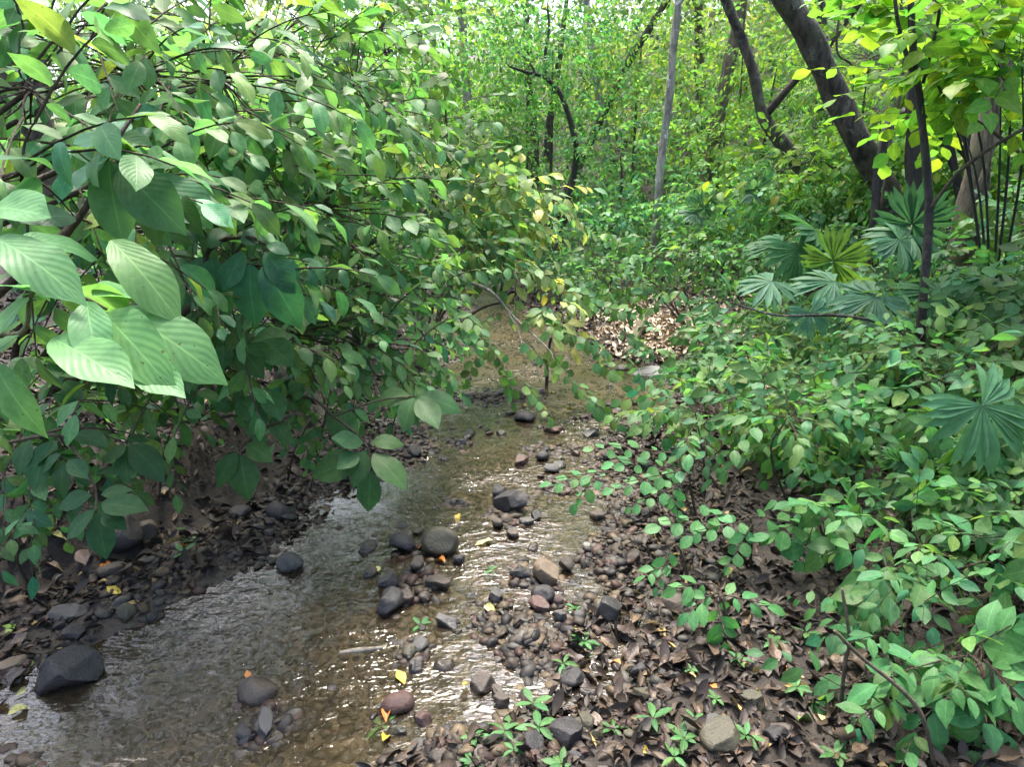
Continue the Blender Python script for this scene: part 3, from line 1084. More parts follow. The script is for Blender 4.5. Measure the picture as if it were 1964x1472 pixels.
for lab, (bx, by), bl, sp, ll, k, tint in left:
    b = np.array([bx, by, hz(bx, by) - .02])
    plant('broadleaf_shrub', lab, 'shrub', LG, b, [pblob(*q[:5], int(q[5] * .95)) for q in bl], sp, ll, k, tl=ll * 3, tint=tint, nobj=300, trunk_r=.017,
          outward=(.35, -.35, 0), tocam=.34, tilt=.24, droop=.30, sag=.2)

for lab, px, py, Y, rx, ry, n, ll, tint in [
    ('low plant with wide dim leaves on the steep face of the left bank', 130, 800, 2.7, 110, 50, 16, .085, MIDG),
    ('dark leafy plant low on the bank behind the black boulder', 60, 960, 2.1, 60, 50, 9, .075, DARK),
    ('small drooping plant on the dark left bank below the ribbed leaves', 330, 820, 2.7, 90, 40, 10, .075, MIDG),
    ('low plant with dim oval leaves at the foot of the leaning brown trunk', 250, 800, 2.9, 110, 40, 14, .07, DARK),
    ('small plant under the low paired oval leaves', 600, 800, 3.2, 70, 40, 12, .065, MIDG),
    ('dim leafy plant at the left edge above the dark bank', 40, 880, 2.2, 70, 60, 10, .085, DARK),
    ('leafy plant hanging over the water edge in the middle of the left bank', 640, 720, 3.1, 120, 40, 26, .085, MINT),
    ('sprawling plant with pale oval leaves over the upper left water edge', 800, 690, 3.9, 80, 40, 18, .08, MINT),
]:
    c, r, _ = pblob(px, py, Y, rx, ry, 0)
    b = np.array([c[0] - .25, c[1] + .25, hz(c[0] - .25, c[1] + .25)])
    plant('bank_plant', lab, 'plant', 'small plants of the left bank', b, [(c, r, n)], 'mid', ll, 6, tl=ll * 3, tint=tint, nobj=200, trunk_r=.006, outward=(.3, -.35, 0), tocam=.6, droop=.4)

# hand-set leaves: (base px,py,Y) -> (tip px,py,Y)


def hand_leaves(root, org, items, temps, tint, hint=(0, -.35, 1), amt=.1, wid=1.0):
    for (bx, by, bY, tx, ty, tY) in items:
        a, b = at(bx, by, bY), at(tx, ty, tY)
        ln = np.linalg.norm(b - a)
        n = np.asarray(hint, float) + rng.normal(0, .12, 3)
        M = leaf_matrix(a[None], (b - a)[None], n[None], np.array([ln * 1.02]), wid)
        leaf_objects('leaf', temps, M, vary(tint, 1, amt, .08), root, org)


org = np.array([-2.7, 1.5, hz(-2.7, 1.5)])
root = empty('broadleaf_shrub', org, 'foreground branch of big pale pleated leaves reaching in from the left edge', 'shrub', LG)
tube('branch', [org, at(-260, 700, 1.15), at(-80, 640, 1.12), at(40, 640, 1.14), at(62, 562, 1.15), at(115, 560, 1.16), at(165, 573, 1.18), at(205, 594, 1.2)],
     [.012, .009, .007, .005, .004, .004, .0035, .003], M_GREENSTEM, root, org, 7)
hand_leaves(root, org, [
    (208, 594, 1.20, 412, 664, 1.12), (166, 572, 1.18, 180, 690, 1.06), (116, 558, 1.16, 222, 545, 1.36), (168, 570, 1.19, 330, 560, 1.42),
    (195, 600, 1.21, 258, 648, 1.05), (92, 645, 1.12, 238, 712, 1.02), (238, 690, 1.16, 342, 742, 1.08), (62, 562, 1.15, -70, 500, 1.02),
    (60, 565, 1.15, -40, 660, 1.05), (40, 640, 1.14, -60, 700, 1.02), (205, 455, 1.25, 330, 560, 1.15), (-20, 455, 1.2, 120, 500, 1.1),
    (-10, 690, 1.1, 30, 810, 1.02), (20, 470, 1.3, 190, 440, 1.45), (-30, 400, 1.3, 80, 390, 1.2)], T_BIG, (.105, .225, .085), (0, -.5, 1), wid=.86)

org = np.array([-2.8, 2.3, hz(-2.8, 2.3)])
root = empty('broadleaf_shrub', org, 'rosette of dark ribbed leaves on a branch over the big pale ones', 'shrub', LG)
tube('branch', [org, at(0, 560, 1.7), at(150, 420, 1.65), at(205, 300, 1.62), at(270, 200, 1.7)], [.016, .012, .009, .006, .004], M_STEM, root, org, 7)
hand_leaves(root, org, [
    (208, 298, 1.6, 140, 350, 1.48), (208, 300, 1.6, 215, 440, 1.5), (218, 312, 1.6, 322, 405, 1.5), (205, 292, 1.62, 305, 275, 1.7), (206, 290, 1.62, 165, 235, 1.75),
    (200, 280, 1.62, 235, 215, 1.72), (105, 330, 1.55, 10, 250, 1.45), (80, 385, 1.55, -5, 320, 1.42), (150, 420, 1.62, 60, 395, 1.5), (290, 330, 1.7, 400, 420, 1.62)],
    T_BIG, (.06, .155, .075), (.1, -1.0, .8), wid=1.1)

org = np.array([-2.5, 2.9, hz(-2.5, 2.9)])
root = empty('broadleaf_shrub', org, 'branch of dark corrugated leaves hanging in fans at mid height', 'shrub', LG)
tube('branch', [org, at(330, 620, 2.15), at(400, 480, 2.1), at(470, 455, 2.05), at(510, 470, 2.05)], [.016, .012, .008, .006, .004], M_STEM, root, org, 7)
hand_leaves(root, org, [
    (400, 480, 2.05, 430, 425, 2.1), (405, 490, 2.05, 415, 600, 1.95), (470, 480, 2.02, 425, 555, 1.95), (480, 500, 2.0, 475, 620, 1.92), (500, 505, 2.0, 570, 605, 1.92),
    (505, 480, 2.02, 560, 540, 1.95), (460, 470, 2.02, 520, 430, 2.1), (380, 470, 2.08, 345, 415, 2.1), (390, 490, 2.06, 350, 540, 2.0), (510, 470, 2.02, 545, 470, 1.98)],
    T_BIG, (.036, .115, .058), (.15, -1.0, .8), wid=1.15)

org = np.array([-1.9, 3.5, hz(-1.9, 3.5)])
root = empty('broadleaf_shrub', org, 'drooping branch of broad leaves overhanging the stream edge', 'shrub', LG)
tube('branch', [org, at(560, 760, 2.75), at(640, 800, 2.65), at(700, 850, 2.6), at(712, 900, 2.55)], [.01, .008, .006, .004, .003], M_STEM, root, org, 6)
tube('branch', [at(640, 800, 2.65), at(720, 770, 2.7), at(800, 760, 2.75)], [.005, .004, .003], M_STEM, root, org, 6)
hand_leaves(root, org, [
    (700, 850, 2.6, 640, 838, 2.5), (705, 860, 2.6, 672, 928, 2.48), (712, 868, 2.58, 778, 922, 2.45), (700, 880, 2.55, 590, 905, 2.5), (712, 900, 2.55, 705, 985, 2.5),
    (708, 850, 2.6, 770, 838, 2.6), (690, 840, 2.6, 620, 780, 2.7), (800, 760, 2.75, 882, 770, 2.7), (800, 762, 2.75, 840, 815, 2.6), (795, 760, 2.75, 770, 818, 2.62),
    (790, 758, 2.76, 720, 760, 2.7), (798, 756, 2.76, 830, 735, 2.9), (690, 870, 2.57, 650, 890, 2.45)], T_MID, (.05, .125, .045), (.1, -.7, 1), wid=1.1)

org = np.array([-1.95, 3.2, hz(-1.95, 3.2)])
root = empty('broadleaf_shrub', org, 'low branch with paired oval leaves above the dark bank', 'shrub', LG)
tube('branch', [org, at(540, 790, 2.45), at(495, 830, 2.4), at(458, 865, 2.35)], [.008, .006, .005, .003], M_STEM, root, org, 6)
hand_leaves(root, org, [
    (458, 865, 2.35, 402, 925, 2.25), (460, 868, 2.35, 472, 952, 2.24), (472, 850, 2.37, 512, 872, 2.3), (480, 840, 2.38, 512, 838, 2.38), (520, 800, 2.42, 545, 835, 2.35),
    (430, 660, 2.4, 425, 705, 2.3), (455, 655, 2.4, 495, 708, 2.3), (480, 655, 2.45, 560, 640, 2.5), (500, 650, 2.45, 560, 695, 2.35), (445, 790, 2.45, 410, 760, 2.4),
    (455, 760, 2.45, 500, 800, 2.35), (515, 745, 2.45, 535, 800, 2.35), (420, 640, 2.45, 350, 655, 2.5)], T_MID, (.045, .12, .04), (.1, -.8, .9), wid=1.25)

org = np.array([-2.5, 2.6, hz(-2.5, 2.6)])
root = empty('broadleaf_shrub', org, 'low dim shrub with drooping leaves at the lower left', 'shrub', LG)
tube('branch', [org, at(60, 840, 2.0), at(130, 850, 1.95), at(180, 930, 1.9), at(185, 985, 1.85)], [.009, .007, .006, .004, .003], M_STEM, root, org, 6)
tube('branch', [at(60, 840, 2.0), at(150, 820, 2.1), at(240, 850, 2.1)], [.006, .005, .003], M_STEM, root, org, 6)
hand_leaves(root, org, [
    (185, 975, 1.85, 120, 1035, 1.8), (188, 980, 1.85, 200, 1075, 1.8), (190, 965, 1.86, 272, 970, 1.82), (180, 950, 1.88, 100, 965, 1.85), (190, 950, 1.88, 250, 935, 1.9),
    (195, 985, 1.85, 235, 1010, 1.8), (120, 870, 1.93, 60, 900, 1.9), (125, 880, 1.93, 100, 955, 1.85), (130, 880, 1.93, 165, 915, 1.88), (115, 860, 1.95, 40, 870, 2.0), (240, 850, 2.1, 205, 885, 2.0),
    (242, 852, 2.1, 240, 925, 2.0), (245, 850, 2.1, 310, 900, 2.02), (240, 845, 2.1, 290, 840, 2.15), (140, 830, 2.05, 200, 845, 2.0), (100, 840, 2.0, 55, 940, 1.9),
    (60, 840, 2.0, 20, 900, 1.9), (160, 820, 2.1, 205, 800, 2.2)], T_MID, (.035, .10, .038), (.1, -.7, 1), wid=1.05)

# leaning brown trunk on the left bank
tr = on_ground(385, 800)
root = empty('shrub_trunk', tr, 'leaning brown trunk rising from the dark left bank into the leaves', 'trunk')
yt = tr[1]
tube('trunk', [tr - [0, 0, .06], at(372, 760, yt), at(352, 715, yt - .02), at(335, 665, yt - .05), at(320, 600, yt)], [.05, .04, .036, .034, .028], M_BROWNBARK, root, tr, 10, 7, .1)

# pale shrub over the stream middle, sunlight put into its leaf tint
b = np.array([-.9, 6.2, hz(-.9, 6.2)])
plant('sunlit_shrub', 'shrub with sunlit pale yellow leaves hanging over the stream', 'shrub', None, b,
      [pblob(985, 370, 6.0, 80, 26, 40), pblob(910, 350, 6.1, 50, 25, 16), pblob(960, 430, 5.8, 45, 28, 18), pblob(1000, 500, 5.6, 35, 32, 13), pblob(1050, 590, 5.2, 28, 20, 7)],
      'mid', .125, 6, var=.14, tint=SUNLIT_PALE, nobj=300, trunk_r=.014, outward=(.5, -.3, -.1), tocam=.4, droop=.5)
b = np.array([-.85, 5.6, hz(-.85, 5.6)])
plant('streamside_shrub', 'green shrub with bright hanging leaves just below the sunlit pale one', 'shrub', None, b,
      [pblob(910, 430, 5.5, 90, 40, 24), pblob(880, 480, 5.2, 70, 50, 22), pblob(840, 620, 4.6, 60, 60, 16), pblob(920, 490, 5.4, 60, 25, 12)], 'mid', .10, 6, tint=(.075, .168, .052),
      nobj=300, trunk_r=.012, outward=(.4, -.4, 0), droop=.5)
# arching pale branch over the stream with small rounded leaves
yb = 5.0
org = np.array([-.75, 5.4, hz(-.75, 5.4)])
root = empty('arching_branch', org, 'bare pale branch arching over the stream with small round leaves', 'branch')
pts = [org, at(800, 520, 5.2), at(855, 532, 5.1), at(935, 555, 5.0), at(985, 608, 4.9), at(1050, 668, 4.7), at(1062, 690, 4.65)]
tube('branch', pts, [.016, .015, .014, .013, .010, .006, .003], M_DEADWOOD, root, org, 7)
tube('branch', [at(975, 600, 4.9), at(996, 640, 4.8), at(1005, 690, 4.7)], [.006, .005, .003], M_DEADWOOD, root, org, 6)
tube('branch', [at(930, 553, 5.0), at(965, 530, 5.05), at(1010, 520, 5.1)], [.006, .005, .003], M_DEADWOOD, root, org, 6)
sp = [(1100, 640, 4.9, .6, -.1), (1150, 590, 5.3, .6, .1), (1060, 680, 4.7, .4, -.4), (890, 600, 5.0, .3, -.4), (910, 640, 4.8, .4, -.2), (1000, 650, 4.8, .5, -.3), (1010, 600, 5.0, .6, 0), (960, 600, 4.95, -.4, -.1), (1080, 560, 5.2, .7, .1), (1040, 620, 4.8, .8, -.2), (1090, 730, 4.5, .6, -.2), (1120, 760, 4.4, .5, -.2),
      (1130, 690, 4.8, .7, -.1), (1180, 640, 5.2, .5, 0), (960, 690, 4.6, .2, -.4), (1000, 730, 4.4, .4, -.3), (930, 650, 4.7, -.2, -.3), (1060, 590, 5.0, -.3, 0)]
S = np.array([at(a, b_, c) for a, b_, c, _, _ in sp])
D = np.array([(d, -.3, e) for _, _, _, d, e in sp])
M, Mid, E = sprays(S, D, .26, 9, .088, tocam=.7, tilt=.3, sag=.3)
leaf_objects('leaf', T_ROUND, M, vary((.075, .165, .05), len(M)), root, org)
o = twig_mesh('twig', S, Mid, E, .003, .0015, M_STEM, root, org)
o['kind'] = 'stuff'

# overhanging leaves in the centre right, in front of the far slope
b = np.array([1.9, 6.6, hz(1.9, 6.6)])
plant('slope_shrub', 'bright green shrub with drooping leaves above the leafy sand bank', 'shrub', None, b,
      [pblob(1150, 520, 6.4, 90, 40, 20), pblob(1290, 500, 6.6, 90, 40, 20), pblob(1290, 570, 6.2, 90, 30, 18), pblob(1110, 470, 7.0, 80, 40, 18)], 'mid', .10, 6, tint=(.065, .155, .05),
      nobj=300, trunk_r=.012, outward=(-.3, -.4, 0), droop=.4)

#@RIGHT
# ------------------------------------------------------------------ right slope
# sapling with big yellow-green backlit leaves at the top right, and its dark poles
org = on_ground(1765, 745)
yo = org[1]
root = empty('pole_sapling', org, 'thin dark upright sapling stem crossing the whole right side', 'sapling')
tube('stem', [org - [0, 0, .05], at(1768, 600, yo), at(1782, 420, yo + .1), at(1775, 300, yo + .15), at(1765, 200, yo + .2), at(1752, 100, yo + .2), at(1746, -30, yo + .2), at(1742, -200, yo + .2)],
     [.028, .025, .024, .022, .021, .019, .017, .014], M_DARKWOOD, root, org, 8, 8, .08)
tube('branch', [at(1764, 190, yo + .2), at(1740, 110, yo + .2), at(1722, 40, yo + .2), at(1712, -40, yo + .2)], [.012, .012, .011, .009], M_DARKWOOD, root, org, 6)
tube('branch', [at(1770, 160, yo + .2), at(1795, 60, yo + .15), at(1800, 10, yo + .1), at(1770, -40, yo + .1)], [.010, .009, .008, .006], M_DARKWOOD, root, org, 6)
tube('branch', [at(1762, 715, yo), at(1735, 650, yo - .05), at(1690, 620, yo - .1), at(1600, 605, yo - .1), at(1490, 605, yo), at(1400, 580, yo + .1)], [.012, .011, .010, .009, .007, .004], M_DARKWOOD, root, org, 6)
root2_org = on_ground(1640, 600)
bl = [(1790, 10, 4.2, 70, 35, 12), (1800, 70, 4.1, 90, 45, 16), (1880, 50, 3.9, 100, 50, 18), (1960, 100, 3.7, 80, 60, 16), (1920, 185, 3.9, 100, 40, 14), (1770, 140, 4.3, 60, 30, 9), (1830, 215, 4.4, 70, 25, 8)]
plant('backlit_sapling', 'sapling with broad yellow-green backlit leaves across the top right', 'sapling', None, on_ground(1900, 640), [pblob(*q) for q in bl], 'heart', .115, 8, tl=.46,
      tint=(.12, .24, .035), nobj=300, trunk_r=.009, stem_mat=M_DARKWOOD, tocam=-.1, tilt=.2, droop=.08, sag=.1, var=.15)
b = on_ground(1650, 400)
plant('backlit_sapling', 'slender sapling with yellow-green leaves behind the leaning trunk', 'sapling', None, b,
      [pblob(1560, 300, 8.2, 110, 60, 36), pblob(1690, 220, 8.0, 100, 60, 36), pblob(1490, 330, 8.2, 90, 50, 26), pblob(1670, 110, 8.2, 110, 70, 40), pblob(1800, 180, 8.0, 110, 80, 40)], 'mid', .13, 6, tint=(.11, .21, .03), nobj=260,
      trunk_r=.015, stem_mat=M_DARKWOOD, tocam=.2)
# diagonal thin stems at the right edge
for lab, pts, r in [('thin dark stem slanting up to the right edge beside the upright sapling', [(1785, 400, 3.7), (1830, 340, 3.6), (1890, 290, 3.5), (1985, 235, 3.4)], .011),
                    ('second thin stem slanting from the upper trunk to the right edge', [(1750, 110, 4.2), (1830, 200, 4.1), (1900, 250, 4.0), (1990, 320, 3.9)], .010),
                    ('thin brown stem leaning right behind the fan palm', [(1835, 745, 3.4), (1880, 690, 3.4), (1920, 655, 3.4), (1985, 600, 3.4)], .012)]:
    P = [at(*p) for p in pts]
    root = empty('leaning_sapling', P[0], lab, 'sapling', 'thin saplings at the right edge')
    tube('branch', P, [r, r, r * .9, r * .8], M_STEM, root, P[0], 6, 7, .1)


# fan palms: each frond a blade of pleated leaflets
def fan_mesh(n=20, arc=290, groups=4, seed=0):
    r = np.random.default_rng(seed)
    out = []
    per = n / groups
    for i in range(n):
        gr = int(i / per)
        gc = (gr + .5) * per - .5
        k = gc + (i - gc) * r.uniform(.74, .80)
        a = math.radians(-arc / 2 + arc * k / (n - 1))
        L = (1.0 - .20 * abs(k / (n - 1) * 2 - 1) ** 1.5) * r.uniform(.94, 1.04)
        out.append((a, L))
    return out


def leaflet_mesh(name, seed):
    U, T, Q = grid_uvq(2, 7)
    w = np.interp(T, [0, .58, .72, .86, 1], [.008, .092, .088, .05, .003])
    x = U * w
    z = .38 * np.abs(x) - (.10 + .22 * seed / 3) * np.clip(T - .25, 0, 1) ** 2
    return mesh_quads(name, np.stack([x, T, z], -1), Q, M_PALM, uv=np.stack([U * .5 + .5, T], -1))


LEAFLETS = [leaflet_mesh('leaflet', i) for i in range(4)]


def fan_frond(palm, org, hub, axis_dir, normal, size, tint, arc=285, n=20):
    axis_dir = unit(axis_dir)
    normal = np.asarray(normal, float)
    normal = unit(normal - (normal @ axis_dir) * axis_dir)
    side = np.cross(axis_dir, normal)
    base = org
    tube('petiole', [base, (base + hub) / 2 + [0, 0, .12 * np.linalg.norm(hub - base)], hub], [.006, .005, .004], M_GREENSTEM, palm, org, 6, 6)
    fr = bpy.data.objects.new('frond', None)
    fr.empty_display_size = .05
    fr.location = tuple(hub - org)
    fr.parent = palm
    COL.objects.link(fr)
    cols = vary(tint, n, .10, .06)
    for i, (a, L) in enumerate(fan_mesh(n, arc, 4, seed=int(rng.integers(99)))):
        d = axis_dir * math.cos(a) + side * math.sin(a) - normal * .06 - UP * .10 + rng.normal(0, .02, 3)
        M = leaf_matrix(np.zeros((1, 3)), d[None], (normal + rng.normal(0, .06, 3))[None], np.array([L * size]), 1.05)[0]
        o = bpy.data.objects.new('leaflet', LEAFLETS[int(rng.integers(4))])
        o.matrix_basis = Matrix(M.tolist())
        o.parent = fr
        o.color = (*[float(v) for v in cols[i]], 1)
        COL.objects.link(o)


def fan_palm(label, basepx, fronds, tint=(.035, .105, .05)):
    org = on_ground(*basepx) - np.array([0, 0, .02])
    root = empty('fan_palm', org, label, 'palm', 'fan palms on the right slope')
    for f in fronds:
        px, py, Y, ang, size, tilt = f[:6]
        tn = f[6] if len(f) > 6 else tint
        hub = at(px, py, Y)
        ad = np.array([math.cos(math.radians(ang)), -.45, math.sin(math.radians(ang)) - .0])
        nn = np.array([0, -tilt, 1.0])
        fan_frond(root, org, hub, ad, nn, size, tn)
    return root


YP = (.10, .185, .04)  # sunlight on these fronds is put into the yellow tint
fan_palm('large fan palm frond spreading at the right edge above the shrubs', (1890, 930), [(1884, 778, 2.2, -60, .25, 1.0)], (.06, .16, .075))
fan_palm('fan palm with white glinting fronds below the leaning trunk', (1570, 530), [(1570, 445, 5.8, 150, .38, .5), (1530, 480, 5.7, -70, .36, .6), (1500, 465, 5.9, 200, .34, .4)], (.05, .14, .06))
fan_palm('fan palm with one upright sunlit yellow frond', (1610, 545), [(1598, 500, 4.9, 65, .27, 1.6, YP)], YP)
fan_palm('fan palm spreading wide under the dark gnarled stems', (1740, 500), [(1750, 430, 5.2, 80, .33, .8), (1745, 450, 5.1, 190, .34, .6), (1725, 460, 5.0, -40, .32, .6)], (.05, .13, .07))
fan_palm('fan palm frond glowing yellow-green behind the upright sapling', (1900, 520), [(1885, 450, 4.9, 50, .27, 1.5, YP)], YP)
fan_palm('fan palm with pale folded frond beside the arching side branch', (1560, 680), [(1555, 600, 3.9, -70, .17, 1.0), (1680, 570, 4.0, 210, .28, .5), (1600, 540, 4.4, 190, .28, .5), (1480, 540, 4.8, 200, .27, .4)], (.06, .15, .085))
fan_palm('small dark fan palm frond at the edge of the sand bank', (1360, 720), [(1352, 695, 5.0, 195, .17, 1.3, (.02, .055, .015))], (.02, .055, .015))
fan_palm('small tufted fan palm low in the right undergrowth', (1730, 960), [(1728, 885, 2.6, 90, .11, .8), (1720, 930, 2.55, -60, .10, .9), (1732, 880, 2.62, 170, .10, .8)], (.06, .15, .07))
fan_palm('pale star shaped palm on the slope near the tan trunk', (1455, 400), [(1452, 362, 8.0, 90, .22, .7), (1440, 370, 8.0, 190, .2, .7)], (.07, .15, .09))
fan_palm('pale star shaped palm beyond the stream bend', (985, 310), [(972, 285, 12.5, 90, .4, .5), (960, 295, 12.5, 200, .35, .5)], (.09, .16, .10))
fan_palm('pale palm on the slope right of the slender tree', (1360, 450), [(1350, 400, 8.4, 90, .26, .7), (1335, 410, 8.4, 180, .24, .6)], (.07, .15, .09))

fan_palm('fan palm with flat green fronds below the dark spreading palm', (1800, 620), [(1800, 560, 4.0, 190, .26, .6), (1870, 540, 4.0, -20, .24, .7)], (.05, .14, .06))

# understorey plants over the right slope, one by one
slots = []
for x, y in [(1.72, 2.05), (1.5, 2.35), (2.0, 1.75), (1.95, 2.45), (2.3, 2.1), (1.72, 1.6)]:
    z = hz(x, y)
    dz = y * math.cos(PITCH) + (1.6 - z) * math.sin(PITCH)
    slots.append((x, y, z, W / 2 + F * x / dz, H / 2 - F * (y * math.sin(PITCH) + (z - 1.6) * math.cos(PITCH)) / dz))
tries = 0
while len(slots) < 212 and tries < 9000:
    tries += 1
    y = RND.uniform(1.6, 3.6) if RND.random() < .3 else 2.4 + 8.5 * RND.random() ** 1.15
    R = float(np.interp(y, RY, RX))
    off = .8 if y < 3.0 else .35
    x = R + off + RND.random() * (1.3 + .75 * y)
    z = hz(x, y)
    c = np.array([x, y, z]) - CAM
    f = np.array([0, math.cos(PITCH), -math.sin(PITCH)])
    u = np.array([0, math.sin(PITCH), math.cos(PITCH)])
    dz = c @ f
    px, py = W / 2 + F * c[0] / dz, H / 2 - F * (c @ u) / dz
    if px > W + 420 or py > H + 260:
        continue
    if py > 985 and px < 1690 + (1472 - py) * .12:
        continue
    if math.hypot(px - 1884, py - 850) < 170 and y < 3.0:
        continue
    if math.hypot((x - 1.75) / .8, (y - 7.3) / 1.5) < 1:
        continue
    if min([math.hypot(x - s[0], y - s[1]) / (.16 + .045 * y) for s in slots] + [9]) < 1:
        continue
    slots.append((x, y, z, px, py))
slots.sort(key=lambda s: s[1])
tints = [(.056, .152, .052), (.05, .14, .046), (.068, .17, .064), (.038, .115, .040), (.076, .165, .046)]
kinds = {'round': 'rounded leaves', 'mid': 'oval leaves', 'lance': 'narrow leaves', 'heart': 'heart shaped leaves'}
MARKS = [('the large fan palm at the right edge', 1884, 778), ('the foot of the upright sapling stem', 1765, 740), ('the leaning trunk foot', 1700, 420),
         ('the sunlit yellow palm frond', 1600, 500), ('the pale folded palm frond', 1555, 600), ('the pale leaf heap', 1275, 640), ('the small dark palm frond', 1352, 695),
         ('the white glinting palm fronds', 1530, 465), ('the slender pale trunk foot', 1255, 520), ('the elbow shaped brown stem', 1690, 1060),
         ('the spray of pale rounded leaves', 1180, 860), ('the tufted small palm', 1728, 900), ('the fan of round leaves above the litter', 1400, 1010),
         ('the vine wrapped trunk', 1850, 450), ('the corner plant with large oval leaves', 1860, 1300), ('the bent side branch of the sapling', 1480, 605)]
seen_labels = {}


def where(px, py):
    m = min(MARKS, key=lambda q: math.hypot(px - q[1], py - q[2]))
    dx, dy = px - m[1], py - m[2]
    far = 'close ' if math.hypot(dx, dy) < 75 else 'some way ' if math.hypot(dx, dy) > 150 else ''
    w = ('below' if dy > 0 else 'above') if abs(dy) > abs(dx) else ('right of' if dx > 0 else 'left of')
    return far + w + ' ' + m[0]


for i, (x, y, z, px, py) in enumerate(slots):
    sp = RND.choices(['round', 'mid', 'lance', 'heart'], [3, 5, 2, 1])[0]
    hgt = RND.uniform(.28, .6) * (1 if y > 3 else .75)
    ll = {'round': .066, 'mid': .076, 'lance': .10, 'heart': .078}[sp] * RND.uniform(.75, 1.4)
    rad = RND.uniform(.18, .32)
    lean = np.array([RND.uniform(-.25, .05) * (1 if y > 3 else .4), RND.uniform(-.25, 0), 0])
    c = np.array([x, y, z + hgt]) + lean
    nt = int(RND.uniform(16, 26))
    tn = RND.choice(tints)
    tone = 'pale' if tn[1] > .17 else 'dark' if tn[1] < .13 else 'green'
    size = 'tall' if hgt > .5 else 'low' if hgt < .34 else 'mid-high'
    spot = where(px, py - 60).replace('some way ', '') if sp == 'heart' else where(px, py - 60)
    lab = f'{size} {tone} plant with {kinds[sp]} {spot}'
    if len(lab.split()) > 16:
        lab = lab.replace(' plant with', ',').replace('some way ', '')
    plant('undergrowth_plant', lab, 'plant', 'undergrowth plants on the right slope',
          (x, y, z), [(c, (rad, rad, rad * .7), nt)], sp, ll, 6, tl=ll * 3, tint=tn, nobj=(90 if i < 80 else 20), trunk_r=.007,
          outward=(-.2, -.3, .1), tocam=.28, tilt=.24, droop=.22, sag=.18)

twins = {}
for o in [o for o in COL.objects if o.get('group') == 'undergrowth plants on the right slope']:
    twins.setdefault(o['label'], []).append(o)
for lab, oo in twins.items():
    if len(oo) in (2, 3) and len(lab.split()) < 16:
        oo.sort(key=lambda o: o.location.y)
        for o, w in zip(oo, ('nearer', 'farther', 'farthest')):
            o['label'] = w + ' ' + lab

# hand-set front sprays of rounded leaves over the right bank
YSP = [
    ('spray of rounded pale leaves reaching over the stream from the right bank', (1400, 960), [((1290, 870), (1140, 850), 3.2, 9), ((1300, 900), (1180, 880), 3.1, 8)], .07),
    ('spray of round leaves over the water beside the grey stones', (1330, 1000), [((1170, 905), (1060, 920), 2.75, 8), ((1150, 915), (1105, 960), 2.7, 6)], .058),
    ('low spreading plant with rounded leaves at the stream edge', (1340, 1020), [((1310, 905), (1180, 930), 2.8, 9), ((1310, 930), (1210, 965), 2.75, 8), ((1290, 940), (1300, 985), 2.7, 6)], .06),
    ('plant with a fan of round leaves above the litter bank', (1440, 1090), [((1420, 985), (1270, 1000), 2.6, 9), ((1430, 1000), (1330, 1020), 2.55, 8), ((1440, 1010), (1400, 1080), 2.5, 7), ((1440, 990), (1560, 1010), 2.55, 7)], .07),
    ('small plant with oval leaves hanging at the edge of the litter', (1330, 1150), [((1290, 1080), (1240, 1100), 2.3, 6), ((1290, 1050), (1260, 1120), 2.3, 6)], .055),
    ('bright cluster of oval leaves low over the brown litter', (1400, 1240), [((1370, 1140), (1320, 1170), 2.1, 6), ((1375, 1150), (1390, 1225), 2.05, 7), ((1380, 1140), (1470, 1160), 2.1, 6), ((1360, 1120), (1300, 1125), 2.15, 5)], .075),
    ('plant with large oval leaves in the lower right corner', (1900, 1440), [((1850, 1260), (1690, 1300), 1.5, 8), ((1870, 1280), (1760, 1390), 1.45, 7), ((1890, 1270), (1960, 1340), 1.4, 7), ((1860, 1250), (1940, 1200), 1.5, 7), ((1900, 1330), (1880, 1440), 1.38, 6)], .095),
    ('plant with drooping oval leaves beside the crooked stems', (1690, 1320), [((1650, 1300), (1590, 1340), 1.75, 5), ((1660, 1290), (1700, 1370), 1.7, 6), ((1660, 1270), (1740, 1280), 1.75, 6)], .07),
    ('leafy plant with narrow leaves at the right edge', (1930, 1200), [((1880, 1080), (1760, 1120), 1.9, 8), ((1900, 1060), (1960, 1120), 1.85, 7), ((1890, 1040), (1800, 1000), 1.95, 7), ((1900, 1130), (1860, 1220), 1.8, 7)], .085),
    ('plant with pointed oval leaves right of the hanging round ones', (1590, 1100), [((1560, 1000), (1480, 1020), 2.5, 7), ((1560, 1010), (1540, 1070), 2.45, 6), ((1570, 990), (1650, 990), 2.5, 7)], .085),
]
for lab, bpx, sps, ll in YSP:
    org = on_ground(*bpx)
    root = empty('leafy_sprig', org, lab, 'plant', 'leafy sprigs along the right water edge')
    for (a, b_, Y, k) in sps:
        s, e = at(a[0], a[1], Y), at(b_[0], b_[1], Y - .06)
        tube('branch', [org, org * .4 + s * .6 + [0, 0, .06], s, e], [.005, .004, .003, .0015], M_STEM, root, org, 5, 5)
        M, Mid, E = sprays(s[None], (e - s)[None], np.array([np.linalg.norm(e - s)]), k, ll, tocam=.75, tilt=.18, sag=.08, spread=62, droop=.12)
        leaf_objects('leaf', T_ROUND if 'round' in lab else T_MID, M, vary((.07, .20, .07), len(M), .12, .08), root, org)

